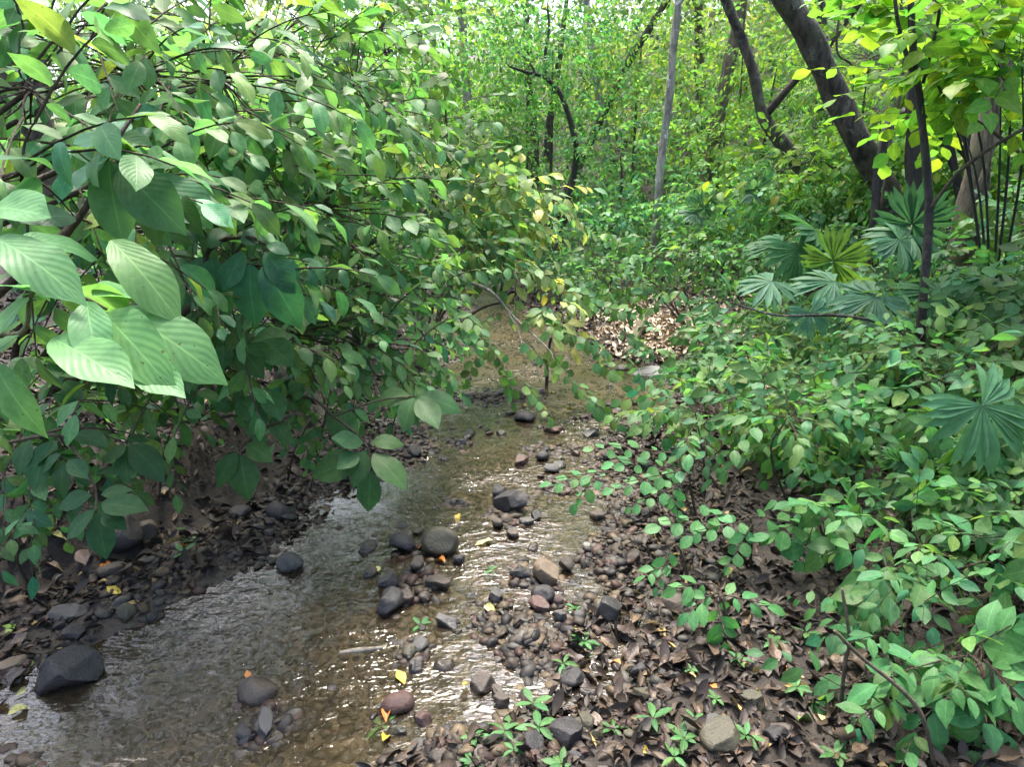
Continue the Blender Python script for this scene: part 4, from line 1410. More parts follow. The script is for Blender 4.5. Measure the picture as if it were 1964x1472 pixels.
# crooked bare stems low on the right
for lab, pts, rr in [('crooked brown stem bent like an elbow in the right undergrowth', [(1645, 1140), (1655, 1095), (1690, 1062), (1705, 1030), (1712, 990)], .016),
                     ('thin crooked stem rising from the litter to the right undergrowth', [(1676, 1250), (1690, 1200), (1722, 1160), (1730, 1110), (1745, 1060)], .010),
                     ('thin straight stem standing in the litter', [(1612, 1370), (1620, 1280), (1628, 1220), (1615, 1130)], .007),
                     ('long thin bent runner lying over the litter near the bottom edge', [(1600, 1472), (1570, 1400), (1535, 1340), (1520, 1310)], .005),
                     ('long thin stem arching through the lower right leaves', [(1800, 1472), (1760, 1360), (1650, 1260), (1600, 1210)], .006)]:
    g0 = on_ground(*pts[0])
    P = [g0 - [0, 0, .03]] + [at(p[0], p[1], g0[1] - .02) for p in pts[1:]]
    if 'lying' in lab:
        P = [on_ground(*p) + [0, 0, .015] for p in pts]
    root = empty('bare_stem', P[0], lab, 'stem', 'bare stems of the right undergrowth')
    tube('stem', P, list(np.linspace(rr, rr * .6, len(P))), M_BROWNBARK, root, P[0], 7, 6, .12)

# low green cover between the plants of the slope
def cover():
    n = 9500
    y = 2.3 + 11 * rng.uniform(0, 1, n)
    R = np.interp(y, RY, RX)
    x = R + .8 + rng.uniform(0, 1, n) * (1.2 + .8 * y)
    near = y < 3.2
    xe = rng.uniform(1.9, 4.5, n // 6)
    x[:n // 6] = xe
    y[:n // 6] = rng.uniform(1.0, 3.2, n // 6)
    R = np.interp(y, RY, RX)
    near = y < 3.2
    keep = ~(near & (x < R + 1.3)) & (((x - 1.75) / .8) ** 2 + ((y - 7.3) / 1.5) ** 2 > 1)
    x, y = x[keep], y[keep]
    z = height(x, y) + rng.uniform(.03, .28, len(x))
    S = np.stack([x, y, z], -1)
    D = unit(rng.normal(0, 1, (len(x), 3)) * [1, 1, .3] + [0, -.3, .1])
    M, _, _ = sprays(S, D, .22 * rng.uniform(.6, 1.3, len(x)), 6, .085, tocam=.4, tilt=.3)
    M = M[height(M[:, 0, 3], M[:, 1, 3]) < M[:, 2, 3] - .01]
    o = joined_leaves('ground_cover', L_MID, M, vary((.082, .185, .064), len(M), .3, .2), M_FOL)
    tag(o, 'low green leafy cover between the plants on the right slope', 'ground cover', kind='stuff')
    # behind the stream and on the left bank
    n = 3600
    x = rng.uniform(-9, 6, n)
    y = rng.uniform(4.5, 16, n)
    L, R = np.interp(y, LY, LX), np.interp(y, RY, RX)
    keep = ((x < L - .5) & (y > 3)) | ((y > 11.5) & (x > R + .4))
    x, y = x[keep], y[keep]
    S = np.stack([x, y, height(x, y) + rng.uniform(.03, .7, len(x))], -1)
    D = unit(rng.normal(0, 1, (len(x), 3)) * [1, 1, .3] + [.2, -.3, .1])
    M, _, _ = sprays(S, D, .3 * rng.uniform(.6, 1.3, len(x)), 6, .09, tocam=.4, tilt=.3)
    M = M[height(M[:, 0, 3], M[:, 1, 3]) < M[:, 2, 3] - .01]
    n = 8000
    y = rng.uniform(13, 32, n)
    x = rng.uniform(-1, 1, n) * (y * .85 + 2)
    S = np.stack([x, y, height(x, y) + rng.uniform(.05, .9, n)], -1)
    D = unit(rng.normal(0, 1, (n, 3)) * [1, 1, .3] + [0, -.3, .1])
    M2, _, _ = sprays(S, D, .6 * rng.uniform(.6, 1.3, n), 6, .19, tocam=.4, tilt=.3)
    o = joined_leaves('ground_cover', L_FAR, M2, vary((.09, .19, .06), len(M2), .3, .2), M_FOL)
    tag(o, 'far low green growth covering the rising ground under the background trees', 'ground cover', kind='stuff')
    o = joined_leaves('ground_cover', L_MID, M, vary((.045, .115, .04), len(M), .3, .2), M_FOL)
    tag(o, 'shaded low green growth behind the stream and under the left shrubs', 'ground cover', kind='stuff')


cover()

#@STONES
# ------------------------------------------------------------------ stones


def stone_mesh(name, sub, seed, ang):
    import bmesh
    bm = bmesh.new()
    bmesh.ops.create_icosphere(bm, subdivisions=sub, radius=.5)
    r = np.random.default_rng(seed)
    V = np.array([v.co[:] for v in bm.verts])
    for _ in range(ang):                                   # broken faces
        d = unit(r.normal(0, 1, 3))
        lim = r.uniform(.26, .42)
        s = V @ d
        V = V - np.maximum(s - lim, 0)[:, None] * d * .92
    for f, a in ((3.5, .05), (8, .018)):
        k = r.normal(0, 1, (5, 3)) * f
        p = r.uniform(0, 6.28, 5)
        V = V * (1 + a * np.sin(V @ k.T + p).sum(1, keepdims=True) / 1.8)
    for v, c in zip(bm.verts, V):
        v.co = c
    me = bpy.data.meshes.new(name)
    bm.to_mesh(me)
    bm.free()
    me.polygons.foreach_set('use_smooth', np.ones(len(me.polygons), bool))
    me.set_sharp_from_angle(angle=math.radians(24))
    me.materials.append(M_STONE)
    return me


ST_HI = [stone_mesh('stone', 4, i, 13) for i in range(6)]
ST_RND = [stone_mesh('stone', 4, 20 + i, 2) for i in range(4)]
ST_LO = [stone_mesh('stone', 3, 40 + i, 9) for i in range(8)]


def stone(px, py, w, label, col=(.032, .028, .025), shape='a', asp=.75, tall=.6, group='stones of the stream', rot=None, sink=.16):
    p = on_ground(px, py)
    if np.interp(p[1], LY, LX) < p[0] < np.interp(p[1], RY, RX):
        p = flat(px, py, 0.01)
        p[2] = max(-.03, min(.0, hz(p[0], p[1]) + .02))
    dist = np.linalg.norm(p - CAM)
    s = w * dist / F * 1.08
    me = RND.choice(ST_RND if shape == 'r' else ST_HI) if w > 24 else RND.choice(ST_LO)
    o = link('stone', me, None, col)
    o.scale = (s, s * asp * RND.uniform(.9, 1.15), s * tall)
    o.location = (p[0], p[1], p[2] + s * tall * (.5 - sink))
    o.rotation_euler = (RND.uniform(-.25, .25), RND.uniform(-.25, .25), RND.uniform(0, 6.28) if rot is None else rot)
    tag(o, label, 'stone', group)
    return o


BLK, GRY, BRN, RED, TAN, MOS = (.018, .017, .018), (.055, .054, .052), (.05, .039, .03), (.06, .03, .024), (.11, .08, .05), (.045, .042, .025)
for a in [
    (129, 1300, 96, 'big black boulder at the left water edge', (.013, .0125, .013), 'a', .95, .75),
    (845, 1052, 66, 'largest rounded mossy stone of the midstream cluster', MOS, 'r', .9, .85),
    (770, 1050, 44, 'dark round stone directly left of the mossy midstream stone', BLK, 'r', .9, .75),
    (708, 1047, 46, 'flat brown stone at the left end of the midstream cluster', BRN, 'a', .7, .5),
    (1166, 1190, 78, 'large black slab tilted beside the white pool', BLK, 'a', .6, .6),
    (762, 1352, 52, 'reddish round stone alone in the near water', RED, 'r', .85, .8),
    (852, 1273, 36, 'small round brown stone in the white reflecting pool', BRN, 'r', .85, .8),
    (854, 1190, 58, 'grey angular stone with a flat top beside the white pool', GRY, 'a', .65, .5),
    (805, 1242, 42, 'grey blocky stone left of the white pool', GRY, 'a', .9, .6),
    (798, 1278, 38, 'dark blue-grey pointed stone left of the round brown one', BLK, 'a', .8, .6),
    (922, 1315, 50, 'brown pointed stone at the bottom of the white pool', BRN, 'a', .9, .95),
    (955, 1325, 34, 'small brown stone touching the pointed one', BRN, 'a', .8, .8),
    (962, 1350, 34, 'small dark stone beneath the pair by the pool', BRN, 'a', .9, .7),
    (1102, 1312, 62, 'square dark grey block on the right bank', BLK, 'a', .85, .5),
    (1088, 1426, 80, 'largest dark block at the bottom edge', BLK, 'a', .85, .55),
    (803, 1436, 32, 'round grey pebble near the bottom edge', GRY, 'r', .9, .7),
    (848, 1455, 30, 'flat brown pebble at the very bottom of the stream', BRN, 'r', .8, .5),
    (857, 1322, 34, 'dark oval pebble in the pool under the round brown stone', BRN, 'r', .7, .5),
    (864, 1340, 36, 'thin wedge shaped stone under the dark oval pebble', GRY, 'a', .5, .35),
    (752, 1165, 64, 'dark broken stone at the left end of the lower cluster', BLK, 'a', .7, .75),
    (780, 1150, 40, 'brown stone leaning on the dark broken one', BRN, 'a', .8, .8),
    (745, 1120, 42, 'dark flat stone above the lower cluster', BLK, 'a', .7, .6),
    (712, 1098, 34, 'small brown stone at the left water side of the cluster', BRN, 'a', .8, .6),
    (838, 1122, 50, 'dark brown stone in the middle of the lower cluster', BRN, 'a', .8, .6),
    (800, 1085, 40, 'brown stone below the dark round stones', BRN, 'a', .7, .6),
    (878, 1072, 34, 'dark stone at the right foot of the mossy stone', BLK, 'a', .8, .7),
    (950, 1148, 60, 'curved grey stone lying across the shallow', GRY, 'a', .45, .4),
    (1050, 1110, 58, 'tan angular stone with a ridge near the white pool', TAN, 'a', .8, .75),
    (1040, 1148, 46, 'dark rounded stone below the tan angular one', BLK, 'r', .8, .7),
    (1000, 1105, 42, 'dark wedge shaped stone left of the tan one', BLK, 'a', .6, .6),
    (1085, 1090, 38, 'brown stone right of the tan angular one', BRN, 'a', .8, .7),
    (1075, 1190, 34, 'blue-grey stone below the white pool', GRY, 'a', .6, .8),
    (1052, 1208, 34, 'flat teal-grey stone under the shallow water', GRY, 'a', .8, .3),
    (1197, 1002, 56, 'grey flat stone near the round leaf spray', GRY, 'a', .7, .4),
    (1207, 1076, 44, 'brown stone at the right water edge', BRN, 'a', .85, .6),
    (1127, 1049, 32, 'pale grey flat stone in the shallow', (.16, .16, .15), 'r', .6, .4),
    (1150, 990, 42, 'broken brown stone above the pale flat one', BRN, 'a', .7, .6),
    (982, 975, 70, 'black boulder in the middle of the stream', BLK, 'a', .75, .75),
    (955, 950, 40, 'black knob of rock touching the midstream boulder', BLK, 'a', .8, .8),
    (955, 1006, 32, 'brown stone below the black midstream boulder', BRN, 'a', .8, .6),
    (983, 1024, 34, 'dark brown stone under the midstream boulder', BRN, 'a', .8, .7),
    (1010, 1002, 30, 'grey stone right of the midstream boulder', GRY, 'a', .7, .6),
    (1030, 990, 34, 'angular dark stone at the tail of the midstream boulder', BLK, 'a', .7, .6),
    (833, 1008, 26, 'small dark stone in the ripples above the cluster', BLK, 'a', .7, .5),
    (803, 1018, 32, 'small mossy stone in the ripples above the cluster', MOS, 'a', .7, .6),
    (770, 999, 24, 'tiny grey stone at the left of the ripples', GRY, 'r', .8, .5),
    (794, 871, 28, 'dark round pebble at the left water edge under the leaves', BLK, 'r', .9, .8),
    (901, 832, 36, 'dark pointed stone in the upper ripples', BLK, 'a', .6, .6),
    (934, 822, 26, 'smaller dark stone right of the pointed one', BLK, 'a', .7, .5),
    (1006, 803, 38, 'round dark stone carrying a yellow leaf', BLK, 'r', .9, .7),
    (978, 792, 30, 'low dark stone beside the one with the yellow leaf', BRN, 'a', .7, .4),
    (1062, 825, 48, 'reddish brown flat stone right of the upper riffle', RED, 'a', .6, .45),
    (1136, 832, 42, 'dark stone near the right end of the riffle', BLK, 'a', .7, .5),
    (1040, 878, 26, 'small round dark pebble mid riffle', BLK, 'r', .9, .7),
    (1071, 893, 28, 'small grey oval pebble mid riffle', GRY, 'r', .8, .5),
    (1057, 901, 28, 'blue-grey oval pebble under the small grey one', GRY, 'r', .8, .5),
    (1000, 886, 38, 'reddish stone with a yellow-green speck mid riffle', RED, 'a', .7, .6),
    (893, 923, 40, 'submerged grey slab under the left ripples', GRY, 'a', .7, .3),
    (1237, 903, 32, 'dark stone between the leaf sprays on the right', BLK, 'r', .8, .7),
    (1166, 882, 26, 'dark upright pebble at the right edge of the riffle', BLK, 'a', .6, .8),
    (996, 757, 48, 'flat reddish brown slab at the upper riffle', RED, 'a', .6, .4),
    (1030, 752, 34, 'grey stone at the foot of the black stick', GRY, 'a', .7, .5),
    (960, 755, 24, 'grey pebble left of the reddish brown slab', GRY, 'r', .8, .6),
    (1250, 712, 92, 'flat pale grey slab standing in for sky reflection on the brown pool', (.20, .205, .21), 'a', .8, .16),  # sky reflection on the water built as a pale slab
    (1275, 800, 62, 'smaller flat grey slab standing in for sky reflection, nearer on the right edge', (.17, .175, .18), 'a', .8, .16),  # second water reflection, also built as a pale slab
    (1193, 706, 28, 'mossy stone by the far grey pool', MOS, 'r', .8, .6),
    (1160, 700, 24, 'brown stone left of the mossy one by the far pool', BRN, 'a', .8, .5),
    (492, 1327, 56, 'brown round stone with an orange leaf at its foot', BRN, 'r', .9, .75),
    (506, 1395, 66, 'long grey slab lying in the near water', GRY, 'a', .5, .35),
    (468, 1408, 32, 'small dark stone left of the long grey slab', BLK, 'r', .8, .6),
    (557, 1085, 42, 'rounded grey stone at the edge of the ripples', GRY, 'r', .9, .8),
    (238, 1043, 58, 'dark round stone on the left bank under the drooping leaves', BLK, 'r', .9, .8),
    (282, 1030, 38, 'brown stone right of the dark round one on the left bank', BRN, 'r', .9, .8),
    (537, 994, 46, 'dark stone high on the left bank near the water', BLK, 'r', .9, .7),
    (462, 992, 40, 'dark stone half buried on the left bank', BLK, 'r', .9, .6),
    (217, 1102, 46, 'broken brown stone low on the left bank', BRN, 'a', .7, .5),
    (129, 1185, 62, 'flat grey slab on the left bank', GRY, 'a', .5, .3),
    (146, 1222, 42, 'dark flat stone behind the big black boulder', BLK, 'a', .7, .4),
    (204, 1357, 42, 'brown stone in the water below the big black boulder', BRN, 'a', .8, .5),
    (20, 1288, 48, 'tan broken stone at the left edge', TAN, 'a', .7, .5),
    (400, 1347, 46, 'submerged tan stone in the near ripples', TAN, 'a', .8, .3),
    (635, 1317, 24, 'round brown pebble on the sandy bed', BRN, 'r', .9, .7),
    (1484, 1420, 48, 'dark stone in the litter at the bottom right', BLK, 'a', .8, .6),
    (1389, 1428, 84, 'mossy flat stone in the litter at the bottom', MOS, 'a', .8, .45),
    (1324, 1402, 38, 'small mossy stone left of the flat mossy one', MOS, 'r', .8, .6),
    (1443, 1356, 46, 'mossy grey stone in the brown litter', MOS, 'a', .8, .6),
    (1240, 1345, 50, 'olive stone at the edge of the litter', MOS, 'a', .8, .5),
    (1128, 1340, 34, 'brown stone wedged beside the square dark block', BRN, 'r', .8, .7),
    (1300, 1170, 60, 'brown stone under the bright leaf cluster', BRN, 'a', .8, .5),
    (1240, 980, 40, 'grey stone beneath the spray of round leaves', GRY, 'a', .8, .5),
]:
    stone(a[0], a[1] , a[2], a[3], a[4], a[5], a[6], a[7])

GBED = 'small stones scattered in the shallow stream'
GBANK = 'small stones scattered on the banks'
n_s = 0
SHORE = [(1180, 1330, 110, 80), (1100, 1430, 90, 40), (1240, 1180, 80, 60), (1300, 1400, 110, 60), (330, 1090, 140, 50), (150, 1180, 110, 60), (520, 1000, 90, 40), (1260, 780, 50, 50), (60, 1330, 50, 60)]
for _ in range(9000):
    if n_s >= 250:
        break
    if n_s < 165:
        hp = RND.choice(HEAPS)
        lab, gr = 'small dark stone lying in the shallow stream', GBED
    else:
        hp = RND.choice(SHORE)
        lab, gr = 'small dark stone lying on the muddy bank beside the stream', GBANK
    p = on_ground(hp[0] + RND.gauss(0, 1) * hp[2] * .7, hp[1] + RND.gauss(0, 1) * hp[3] * .7)
    x, y = float(p[0]), float(p[1])
    wet = float(np.interp(y, LY, LX)) < x < float(np.interp(y, RY, RX))
    if wet != (n_s < 165) or y > 9:
        continue
    c = np.array([x, y, hz(x, y)]) - CAM
    dz = c[1] * math.cos(PITCH) - c[2] * math.sin(PITCH)
    px, py = W / 2 + F * x / dz, H / 2 - F * (c[1] * math.sin(PITCH) + c[2] * math.cos(PITCH)) / dz
    if not (0 < px < W and 600 < py < H):
        continue
    s = min(.10, RND.lognormvariate(math.log(.042), .38)) * (1 + .06 * y)
    o = link('stone', RND.choice(ST_LO), None, tuple(np.array(RND.choice([BLK, BRN, BRN, GRY, MOS, RED])) * RND.uniform(.7, 1.3)))
    o.scale = (s, s * RND.uniform(.6, 1), s * RND.uniform(.4, .8))
    o.rotation_euler = (RND.uniform(-.5, .5), RND.uniform(-.5, .5), RND.uniform(0, 6.28))
    o.location = (x, y, max(hz(x, y), -.015) + s * .2)
    tag(o, lab, 'stone', gr)
    n_s += 1


def gravel(sub, n, y0, y1, size, label):
    y = y0 + (y1 - y0) * rng.uniform(0, 1, n) ** 1.3
    L, R = np.interp(y, LY, LX), np.interp(y, RY, RX)
    x = L - .5 + rng.uniform(0, 1, n) * (R - L + 1.0)
    if sub == 2:
        h = rng.uniform(0, 1, n) < .33
        pick = [BARS[k] for k in rng.integers(0, len(BARS), n)]
        cx = np.array([b[0][0] for b in pick])
        cyy = np.array([b[0][1] for b in pick])
        cr = np.array([b[1] for b in pick])
        x = np.where(h, cx + rng.normal(0, 1.0, n) * cr, x)
        y = np.where(h, cyy + rng.normal(0, 1.2, n) * cr, y)
    d = bumps(x, y, 3.2, 77) + .5 * bumps(x, y, 9, 78)
    keep = d + 12 * bars(x, y) > rng.uniform(-.7, .3, n)
    x, y = x[keep], y[keep]
    z = height(x, y)
    pal = np.array([(.02, .019, .018), (.032, .026, .02), (.045, .036, .026), (.04, .024, .018), (.055, .052, .046), (.07, .053, .032)])
    Vs, Ts, Cs, off = [], [], [], 0
    group_of = rng.integers(0, 5, len(x))
    for q in range(5):
        t = stone_mesh('gravel', sub, 91 + q, (12, 8, 3, 10, 6)[q])
        V = np.array([v.co[:] for v in t.vertices])
        T = np.array([p.vertices[:] for p in t.polygons])
        sel = np.nonzero(group_of == q)[0]
        n = len(sel)
        s = np.exp(rng.normal(math.log(size), .55, n)) * (1 + .06 * y[sel])
        s = np.minimum(s, .075)
        ang = rng.uniform(0, 6.28, n)
        ca, sa = np.cos(ang), np.sin(ang)
        A = V[None] * np.stack([s, s * rng.uniform(.5, 1, n), s * rng.uniform(.25, .75, n)], -1)[:, None]
        tl = rng.normal(0, .4, n)
        ct, st = np.cos(tl)[:, None], np.sin(tl)[:, None]
        A = np.stack([A[..., 0] * ct - A[..., 2] * st, A[..., 1], A[..., 0] * st + A[..., 2] * ct], -1)
        B = np.stack([A[..., 0] * ca[:, None] - A[..., 1] * sa[:, None], A[..., 0] * sa[:, None] + A[..., 1] * ca[:, None], A[..., 2]], -1)
        B = B + np.stack([x[sel], y[sel], z[sel] + s * .08], -1)[:, None]
        c = pal[rng.integers(0, len(pal), n)] * rng.uniform(.5, 1.3, n)[:, None]
        Vs.append(B.reshape(-1, 3))
        Ts.append((T[None] + (np.arange(n) * len(V))[:, None, None]).reshape(-1, 3) + off)
        Cs.append(np.repeat(c, len(V), 0))
        off += n * len(V)
    o = link('gravel', mesh_quads('gravel', np.concatenate(Vs), np.concatenate(Ts), M_GRAVEL, col=np.concatenate(Cs), smooth=False))
    tag(o, label, 'gravel', kind='stuff')


gravel(2, 15000, 1.3, 4.8, .030, 'coarse brown and grey gravel of the near stream bed and its edges')
gravel(1, 16000, 1.3, 4.5, .009, 'fine grit between the stones of the near stream bed')
gravel(1, 9000, 4.0, 11.0, .02, 'gravel of the far stream bed up to the bend')

#@LITTER
# ------------------------------------------------------------------ fallen leaves and litter
T_DRY = [Leaf('fallen_leaf', M_DEADLEAF, P_ELL, 4, 6, fold=f, droop=d, twist=t, wave=w, petiole=.02, seed=i)
         for i, (f, d, t, w) in enumerate([(.9, .5, .5, .08), (.6, -.4, -.6, .1), (1.1, .3, .2, .05), (.3, .6, 1.0, .1), (.2, .15, .1, .04)])]
L_DRY = [Leaf('litter_leaf', M_LITTER, [(0, .03), (.3, .22), (.65, .23), (1, .01)], 2, 4, fold=f, droop=d, twist=t, wave=.05, petiole=.02)
         for f, d, t in [(.9, .6, .5), (.7, -.5, -.6), (1.2, .3, .2), (.3, .7, 1.0)]]


def flat_leaf(p, ln, tilt=.35):
    a = RND.uniform(0, 6.28)
    d = np.array([math.cos(a), math.sin(a), RND.uniform(-.15, .15)])
    n = UP + rng.normal(0, tilt, 3)
    return leaf_matrix(p[None], d[None], n[None], np.array([ln]))[0]


def fallen(px, py, w, label, col, group=None, temps=None, dz=.012):
    p = on_ground(px, py)
    p[2] = max(p[2], .0) + dz
    ln = w * np.linalg.norm(p - CAM) / F * 1.15
    t = RND.choice(temps or T_DRY)
    o = link('fallen_leaf', t.mesh, None, col)
    o.matrix_basis = Matrix(flat_leaf(p, ln).tolist())
    tag(o, label, 'leaf', group)


YL, OR, RU, GN, PK, PY = (.42, .31, .03), (.42, .16, .03), (.18, .06, .03), (.16, .26, .05), (.2, .1, .08), (.42, .40, .16)
for a in [
    (884, 1008, 18, 'small round yellow leaf floating beside the midstream stones', YL), (945, 1057, 32, 'pale yellow leaf lying on the shallow ripples', PY),
    (1097, 1216, 14, 'bright yellow leaf dot on the right bank mud', YL), (735, 1449, 26, 'yellow leaf at the bottom edge beside the stones', YL),
    (896, 1344, 14, 'tiny yellow leaf at the foot of the white pool', YL), (769, 1125, 20, 'yellow leaf caught in the lower stone cluster', YL),
    (726, 1101, 16, 'pale yellow leaf left of the lower stone cluster', PY), (1239, 1436, 20, 'yellow leaf beside the bottom litter seedlings', YL),
    (1229, 1143, 18, 'pale green-yellow leaf above the black slab', PY), (234, 1143, 22, 'orange-yellow leaf on the dark left bank', YL),
    (202, 1086, 26, 'orange leaf just below the drooping dark leaf', OR), (83, 1101, 22, 'green-yellow curled leaf on the left bank', PY),
    (88, 1030, 26, 'tan leaf on the left bank near the edge', PY), (95, 994, 24, 'yellow-brown leaf high on the left bank', YL),
    (411, 979, 36, 'large yellow-green leaf on the dark bank', PY), (336, 1058, 26, 'brown and yellow leaf on the dark bank', OR),
    (70, 1155, 28, 'rust red leaf on the left bank', RU), (37, 1074, 32, 'pinkish brown leaf on the left bank', PK),
    (34, 1203, 30, 'long bright green leaf on the left bank', GN), (20, 1400, 28, 'long yellow-green leaf at the left edge of the water', PY),
    (62, 1290, 24, 'green leaf beside the big black boulder', GN), (57, 1346, 14, 'small tan leaf below the big black boulder', PY),
    (1372, 1334, 20, 'orange-yellow leaf in the bottom right litter', OR), (1404, 1449, 24, 'pale cream leaf at the bottom right', PY),
    (1460, 1342, 20, 'cream leaf in the brown litter', PY), (1548, 1311, 36, 'peach coloured curled leaf in the litter', (.45, .27, .12)),
    (1567, 1376, 24, 'yellow-green leaf below the thin bare stem', PY), (1525, 1393, 32, 'green fallen leaf in the litter', GN),
    (1501, 1284, 24, 'orange leaf beside the crooked stem', OR), (1844, 1378, 18, 'pale leaf under the lower right leaves', PY),
    (1655, 1366, 34, 'dull pink leaf beside the green corner plant', PK), (803, 1064, 34, 'orange-brown leaf leaning on the mossy stone', OR),
    (854, 1098, 28, 'orange curled leaf under the mossy stone', OR), (996, 1111, 18, 'rust leaf beside the tan angular stone', RU),
    (764, 1312, 30, 'yellow and red leaf above the reddish stone', YL), (748, 1385, 26, 'orange-yellow leaf on the seedling at the bottom', OR),
    (1490, 1255, 22, 'brown orange leaf in the litter near the bare stem', RU), (1010, 792, 14, 'yellow leaf on the round dark stone', YL),
    (1100, 801, 14, 'bright yellow leaf on the right side of the riffle', YL), (930, 1170, 28, 'dull yellow leaf on the grey curved stone', PY),
    (1040, 1100, 16, 'olive leaf on the tan stone', PY), (1190, 1290, 20, 'yellow brown leaf behind the square dark block', OR),
    (487, 1345, 18, 'orange leaf at the foot of the brown round stone', OR), (1238, 700, 16, 'pale leaf beside the far grey pool', PY),
    (700, 800, 24, 'tan leaf under the left overhanging branch', (.3, .18, .08)), (1060, 773, 10, 'tiny yellow leaf floating in the upper pool', YL),
]:
    fallen(*a)

for _ in range(170):
    for _t in range(50):
        if RND.random() < .68:
            px, py = RND.uniform(1080, 1680), RND.uniform(1180, 1472)
        else:
            px, py = RND.uniform(0, 620), RND.uniform(940, 1300)
        p = on_ground(px, py)
        if not (np.interp(p[1], LY, LX) - .02 < p[0] < np.interp(p[1], RY, RX) + .05):
            break
    right = px > 900
    col = np.array(RND.choice([(.04, .027, .02), (.06, .04, .027), (.03, .023, .02), (.075, .05, .034), (.045, .034, .03), (.10, .07, .042)])) * RND.uniform(.7, 1.2)
    fallen(px, py, RND.uniform(20, 42), 'brown curled dead leaf in the litter of the right bank' if right else 'brown curled dead leaf on the dark left bank', tuple(col),
           'dead leaves of the right bank' if right else 'dead leaves of the left bank', dz=.02)


def litter():
    n = 30000
    y = 1.3 + 10 * rng.uniform(0, 1, n) ** 1.9
    L, R = np.interp(y, LY, LX), np.interp(y, RY, RX)
    rs = rng.uniform(0, 1, n) < .52
    x = np.where(rs, R + .02 + rng.uniform(0, 1, n) ** 1.5 * (2.7 + .35 * y), L - .02 - rng.uniform(0, 1, n) * (1.3 + .35 * y))
    z = height(x, y) + rng.uniform(.0, .025, n)
    a = rng.uniform(0, 6.28, n)
    d = np.stack([np.cos(a), np.sin(a), rng.normal(0, .25, n)], -1)
    nn = UP + rng.normal(0, .5, (n, 3))
    M = leaf_matrix(np.stack([x, y, z], -1), d, nn, np.minimum(np.exp(rng.normal(math.log(.038), .4, n)), .07) * (1 + .06 * y))
    pal = np.array([(.018, .013, .010), (.030, .021, .015), (.042, .030, .021), (.022, .019, .016), (.07, .05, .032), (.034, .027, .023)])
    c = pal[rng.integers(0, len(pal), n)] * rng.uniform(.6, 1.25, n)[:, None]
    pale = rng.uniform(0, 1, n) < .03
    c[pale] = np.array([.26, .19, .07])
    o = joined_leaves('leaf_litter', L_DRY, M, c, M_LITTER)
    tag(o, 'dark brown carpet of dead curled leaves over both banks', 'leaf litter', kind='stuff')
    # pale dry leaves heaped on the sand bank at the bend
    n = 3000
    c0 = flat(1275, 640, .08)
    x = c0[0] + rng.normal(0, .45, n)
    y = c0[1] + rng.normal(0, .9, n)
    keep = x > np.interp(y, RY, RX) + .02
    x, y = x[keep], y[keep]
    n = len(x)
    z = height(x, y) + rng.uniform(.005, .05, n)
    a = rng.uniform(0, 6.28, n)
    d = np.stack([np.cos(a), np.sin(a), rng.normal(0, .25, n)], -1)
    M = leaf_matrix(np.stack([x, y, z], -1), d, UP + rng.normal(0, .45, (n, 3)), rng.uniform(.045, .105, n))
    pal = np.array([(.44, .38, .28), (.36, .29, .20), (.52, .47, .36), (.24, .18, .12), (.38, .30, .21)])  # dry leaf colours, raised paler for sunlight on the heap
    c = pal[rng.integers(0, len(pal), n)] * rng.uniform(.7, 1.2, n)[:, None]
    o = joined_leaves('leaf_litter', L_DRY, M, c, M_LITTER)
    tag(o, 'heap of pale dry leaves on the sand bank at the bend', 'leaf litter', kind='stuff')


litter()

# grey leaf skeleton caught on the left shrub
o = link('dead_leaf', T_DRY[1].mesh, None, (.34, .25, .23))
o.matrix_basis = Matrix(leaf_matrix(at(548, 440, 2.6)[None], (at(585, 428, 2.55) - at(548, 440, 2.6))[None] * 1.0, np.array([[0, -1, .35]]), np.array([.085]), 1.5)[0].tolist())
tag(o, 'withered pinkish grey leaf caught on the left shrubs', 'leaf')

# seedlings: a whorl of leaves on a short stem
SG = 'seedlings sprouting among the stones'
P_SEED = [(0, .015), (.2, .12), (.5, .19), (.75, .14), (1, .004)]
T_SEED = variants('leaf', M_LEAF, P_SEED, 4, 5, 4, fold=.25, droop=.3)


def seedling(px, py, w, label, n=5, tint=(.07, .18, .06)):
    p = on_ground(px, py + w * .25)
    s = w * np.linalg.norm(p - CAM) / F * .62
    root = empty('seedling', p, label, 'seedling', SG)
    top = p + np.array([RND.uniform(-.2, .2) * s, RND.uniform(-.2, .2) * s, s * .55])
    tube('stem', [p - [0, 0, .01], top], [.0016, .0013], M_GREENSTEM, root, p, 5, 3)
    a0 = RND.uniform(0, 6.28)
    base = np.repeat(top[None], n, 0)
    a = a0 + np.arange(n) * 2 * math.pi / n + rng.normal(0, .2, n)
    d = np.stack([np.cos(a), np.sin(a), rng.uniform(.05, .5, n)], -1)
    M = leaf_matrix(base, d, np.repeat(UP[None], n, 0) + rng.normal(0, .15, (n, 3)), s * rng.uniform(.7, 1.1, n))
    leaf_objects('leaf', T_SEED, M, vary(tint, n, .12, .08), root, p)


